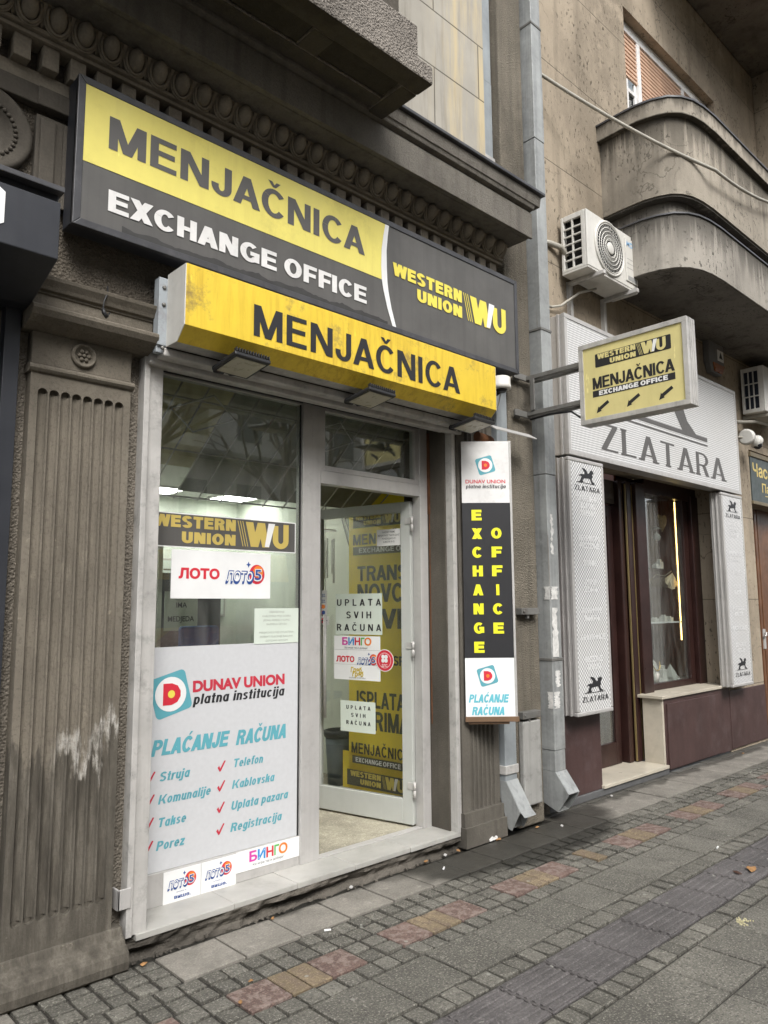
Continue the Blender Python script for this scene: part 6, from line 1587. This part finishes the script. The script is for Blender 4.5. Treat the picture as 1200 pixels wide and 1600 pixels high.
    m = MB(); m.lathe((9.44, 3.40, 3.565), (.25, -.25, 1), [(.05, -.06), (.065, 0), (.07, .03), (.06, .06), (.03, .085)], 24); m.build("body", PLAST_W, t)
    m = MB(); m.lathe((9.44, 3.39, 3.53), (.15, -.3, -1), [(.052, -.02), (.05, .015), (.035, .04), (.001, .05)], 20); m.build("lens", plain("black_glass", (.015, .015, .016), .1), t)
    m = MB(); m.tube([(9.0, 3.55, 3.62), (9.1, 3.5, 3.6), (9.18, 3.45, 3.60)], .012); m.build("cable", CABLE_W, t)
    # slack cable across the balcony
    P = []
    A, B, Cc = Vector((5.139, 3.55, 6.36)), Vector((6.9, 2.69, 5.72)), Vector((9.2, 2.69, 6.22))
    for k in range(13): u = k/12; P.append(A.lerp(B, u)-Z*.12*4*u*(1-u)*.5+Vector((0, 0, 0)))
    for k in range(1, 13): u = k/12; P.append(B.lerp(Cc, u)-Z*.10*4*u*(1-u))
    single("slack_cable", MB().tube(P, .016, 7), CABLE_W, "slack pale cable running across the curved balcony front", "cable")
jeweller_things()

# ================================================================== litter on the pavement
def litter():
    def leaf(x, y, s, a, mat, lb):
        m = MB(); n = 8; pts = []
        for k in range(n):
            t = 2*math.pi*k/n; r = s*(.6+.4*random.random())
            pts.append((x+r*1.3*math.cos(t)*math.cos(a)-r*.7*math.sin(t)*math.sin(a), y+r*1.3*math.cos(t)*math.sin(a)+r*.7*math.sin(t)*math.cos(a), .006+.25*s*random.random()))
        c = (x, y, .012+.2*s); b = len(m.v); m.v += [Vector(c)]+[Vector(p) for p in pts]
        for k in range(n): m.face((b, b+1+k, b+1+(k+1) % n))
        return single("dead_leaf", m, mat, lb, "leaf", "dead leaves on the pavement")
    leaf(4.945, 1.985, .05, .4, LEAF, "largest curled tan leaf on the ribbed guidance pavers"); leaf(4.83, 2.02, .03, 1.4, LEAF_D, "dark brown leaf curled against the large tan leaf")
    leaf(3.63, 3.478, .022, .2, LEAF, "rust coloured leaf in the gutter under the marble sill"); leaf(3.94, 3.475, .02, 1.2, LEAF, "small brown leaf under the right end of the sill")
    leaf(1.70, 3.42, .022, .5, LEAF, "leaf beside the foot of the fluted pilaster"); leaf(2.42, 3.43, .016, .9, LEAF, "little leaf at the broken step edge below the lottery cards")
    leaf(4.32, 3.44, .028, .2, LEAF, "crumpled ochre leaf beside the bent pipe outlet"); leaf(4.75, 3.42, .02, .2, LEAF, "leaf scrap between the two pipe outlets"); leaf(1.97, 2.95, .015, .2, LEAF, "tiny tan leaf at a red paver corner")
    leaf(8.62, 3.47, .025, .3, LEAF, "tan leaf lying by the brown dado"); leaf(1.84, 2.83, .016, 1.0, LEAF, "tiny orange leaf among the setts beside the red paver")
    def butt(x, y, a, lb):
        d = Vector((math.cos(a), math.sin(a), 0)); t = thing("cigarette_butt", lb, "cigarette butt", (x, y, 0), "cigarette butts on the pavement")
        m = MB(); m.tube([Vector((x, y, .010)), Vector((x, y, .010))+d*.022], .0055, 8); m.build("paper_end", WHITE, t)
        m = MB(); m.tube([Vector((x, y, .010))+d*.0221, Vector((x, y, .010))+d*.034], .0054, 8); m.build("filter", PAPER, t)
    butt(2.515, 3.12, -.5, "white cigarette butt among the setts below the lottery cards"); butt(3.60, 3.30, .6, "cigarette butt on the smooth slab before the door"); butt(5.2, 2.30, .2, "cigarette butt beside the ribbed guidance pavers")
    m = MB(); P0 = Vector((4.28, 3.47, .0))
    for k in range(5):
        o = P0+Vector((random.uniform(-.05, .06), random.uniform(-.03, .03), .004)); m.obox(o, (.03, random.uniform(-.015, .015), .012), (.01, .03, random.uniform(0, .02)), (0, .004, .012))
    single("crumpled_tissue", m, plain("dirty_tissue", (.55, .54, .52), .9), "crumpled white tissue at the foot of the right pilaster", "tissue")
    for i, (x, y, lb) in enumerate(((4.90, 3.30, "small white crumb on the wet paving by the zinc outlet"), (5.95, 3.50, "white paper bit under the marble step"), (3.80, 3.46, "white paper flake below the sill end"), (2.99, 3.46, "white scrap in the broken step edge"))):
        m = MB(); m.obox((x, y, .003), (.020, .008, .004), (-.005, .016, .003), (0, 0, .005)); single("paper_bit", m, plain("grey_paper", (.42, .41, .39), .9), lb, "paper scrap", "white paper bits on the pavement")
    m = MB()
    for k in range(26):
        a = random.random()*6.28; r = .05*random.random()**.6; x, y = 4.13+r*1.4*math.cos(a), 1.712+r*math.sin(a)
        m.obox((x, y, .002), (.014*random.random()+.004, .003, 0), (0, .010*random.random()+.004, 0), (0, 0, .004))
    tag(m.build("spilled_crumbs", flat("pale_crumbs", (.55, .50, .30), .9)), "pale yellow spilled crumbs on the aggregate slab", "crumbs", kind='stuff')
litter()

# ================================================================== across the street (seen in the panes only)
def opposite():
    t = thing("apartment_building", "grey apartment building across the street, mirrored in the shop panes", "building", (8, -17, 0))
    m = MB(); y = -17
    m.box(-25, 45, y-8, y, 0, 15); w = m.build("wall", plain("pale_grey_render", (.58, .56, .52), .9, var=.15, vs=.6, streak=.3), t)
    m = MB()
    for fl in range(4):
        for k in range(28):
            x = -23+2.4*k; z = 1.2+3.4*fl
            m.box(x, x+1.1, y-.02, y+.03, z, z+1.7)
    m.build("window", plain("dark_window", (.05, .055, .06), .2), t)
    m = MB()
    for fl in range(4): m.box(-25, 45, y, y+.9 if fl % 2 else y+.25, .3+3.4*(fl+1), .5+3.4*(fl+1))
    m.build("ledge", plain("grey_ledge", (.2, .19, .175), .9), t)
    def tree(x, y, h, seed):
        r = random.Random(seed); m = MB()
        t = thing("bare_tree", "bare street tree across the road", "tree", (x, y, 0), "bare trees across the road")
        def grow(p, d, L, rad_, lev):
            q = p+d*L; mid = p+d*L*.5+Vector((r.uniform(-1, 1), r.uniform(-1, 1), 0))*L*.05
            m.tube([p, mid, q], [rad_, rad_*.85, rad_*.65], 5 if lev < 3 else 3, False)
            if lev >= 5: return
            for k in range(3 if lev < 4 else 2):
                a = r.uniform(0, 6.28); s = r.uniform(.35, .75); e = d.orthogonal().normalized(); f = d.cross(e)
                nd = (d+(e*math.cos(a)+f*math.sin(a))*s+Z*.12).normalized()
                grow(q if k == 0 else p+d*L*r.uniform(.6, 1), nd, L*r.uniform(.62, .82), rad_*.62, lev+1)
        grow(Vector((x, y, 0)), Vector((r.uniform(-.05, .05), 0, 1)).normalized(), h, .16, 0)
        m.build("trunk", plain("bark", (.09, .075, .06), .9, var=.2, vs=8), t)
    tree(4.5, -4.2, 2.6, 3); tree(9.0, -4.6, 2.8, 8); tree(13.5, -4.4, 2.5, 12); tree(20, -4.4, 2.7, 15)
    def car(x, y, L, paint, name, lb, cat, high=0.0):
        t = thing(name, lb, cat, (x, y, -.13)); g = -.13
        hh = 1.45+high
        if high:
            pr = [(0, .35), (0, 2.6), (.15, 2.9), (L-.2, 2.9), (L, 2.6), (L, .35)]
            gl = [(.3, 1.35), (.3, 2.3), (L-.3, 2.3), (L-.3, 1.35)]
        else:
            pr = [(0, .35), (.02, .75), (.25, .86), (1.0, .95), (1.65, 1.42), (2.9, 1.45), (3.6, 1.0), (L-.05, .9), (L, .6), (L, .35)]
            gl = [(1.15, .95), (1.70, 1.36), (2.85, 1.38), (3.42, .98)]
        w = 1.75 if not high else 2.4
        m = MB(); m.prism([(x+a, y-w, g+z) for a, z in pr], (0, w, 0)); m.build("body", paint, t, .06 if not high else .1, 3)
        m = MB(); m.prism([(x+a, y+.004, g+z) for a, z in gl], (0, -.01, 0)); m.build("window", plain("dark_window", (.05, .055, .06), .2), t)
        for wx in (.75, L-.85):
            for sy in (0.02, -w+.2):
                m = MB(); m.lathe((x+wx, y+sy, g+(.33 if not high else .5)), (0, -1, 0), [((.31 if not high else .48), 0), (.33 if not high else .5, .04), (.33 if not high else .5, .18), (.2, .2)], 24); o = m.build("wheel", RUBBER, t)
                m = MB(); m.lathe((x+wx, y+sy+.012, g+(.33 if not high else .5)), (0, -1, 0), [(.2, 0), (.2, .01)], 16); m.build("rim", ALU_W, o)
    car(4.2, -1.9, 4.3, plain("dark_red_paint", (.10, .015, .02), .25), "parked_car", "dark red parked car mirrored low in the shop window", "car")
    car(9.4, -1.9, 4.3, plain("silver_paint", (.35, .36, .37), .3, .4), "silver_car", "silver car parked behind the dark red car", "car")
    car(3.0, -6.3, 11.5, plain("yellow_paint", (.62, .42, .03), .3), "city_bus", "yellow city bus on the road, mirrored in the shop window", "bus", 1.5)
opposite()
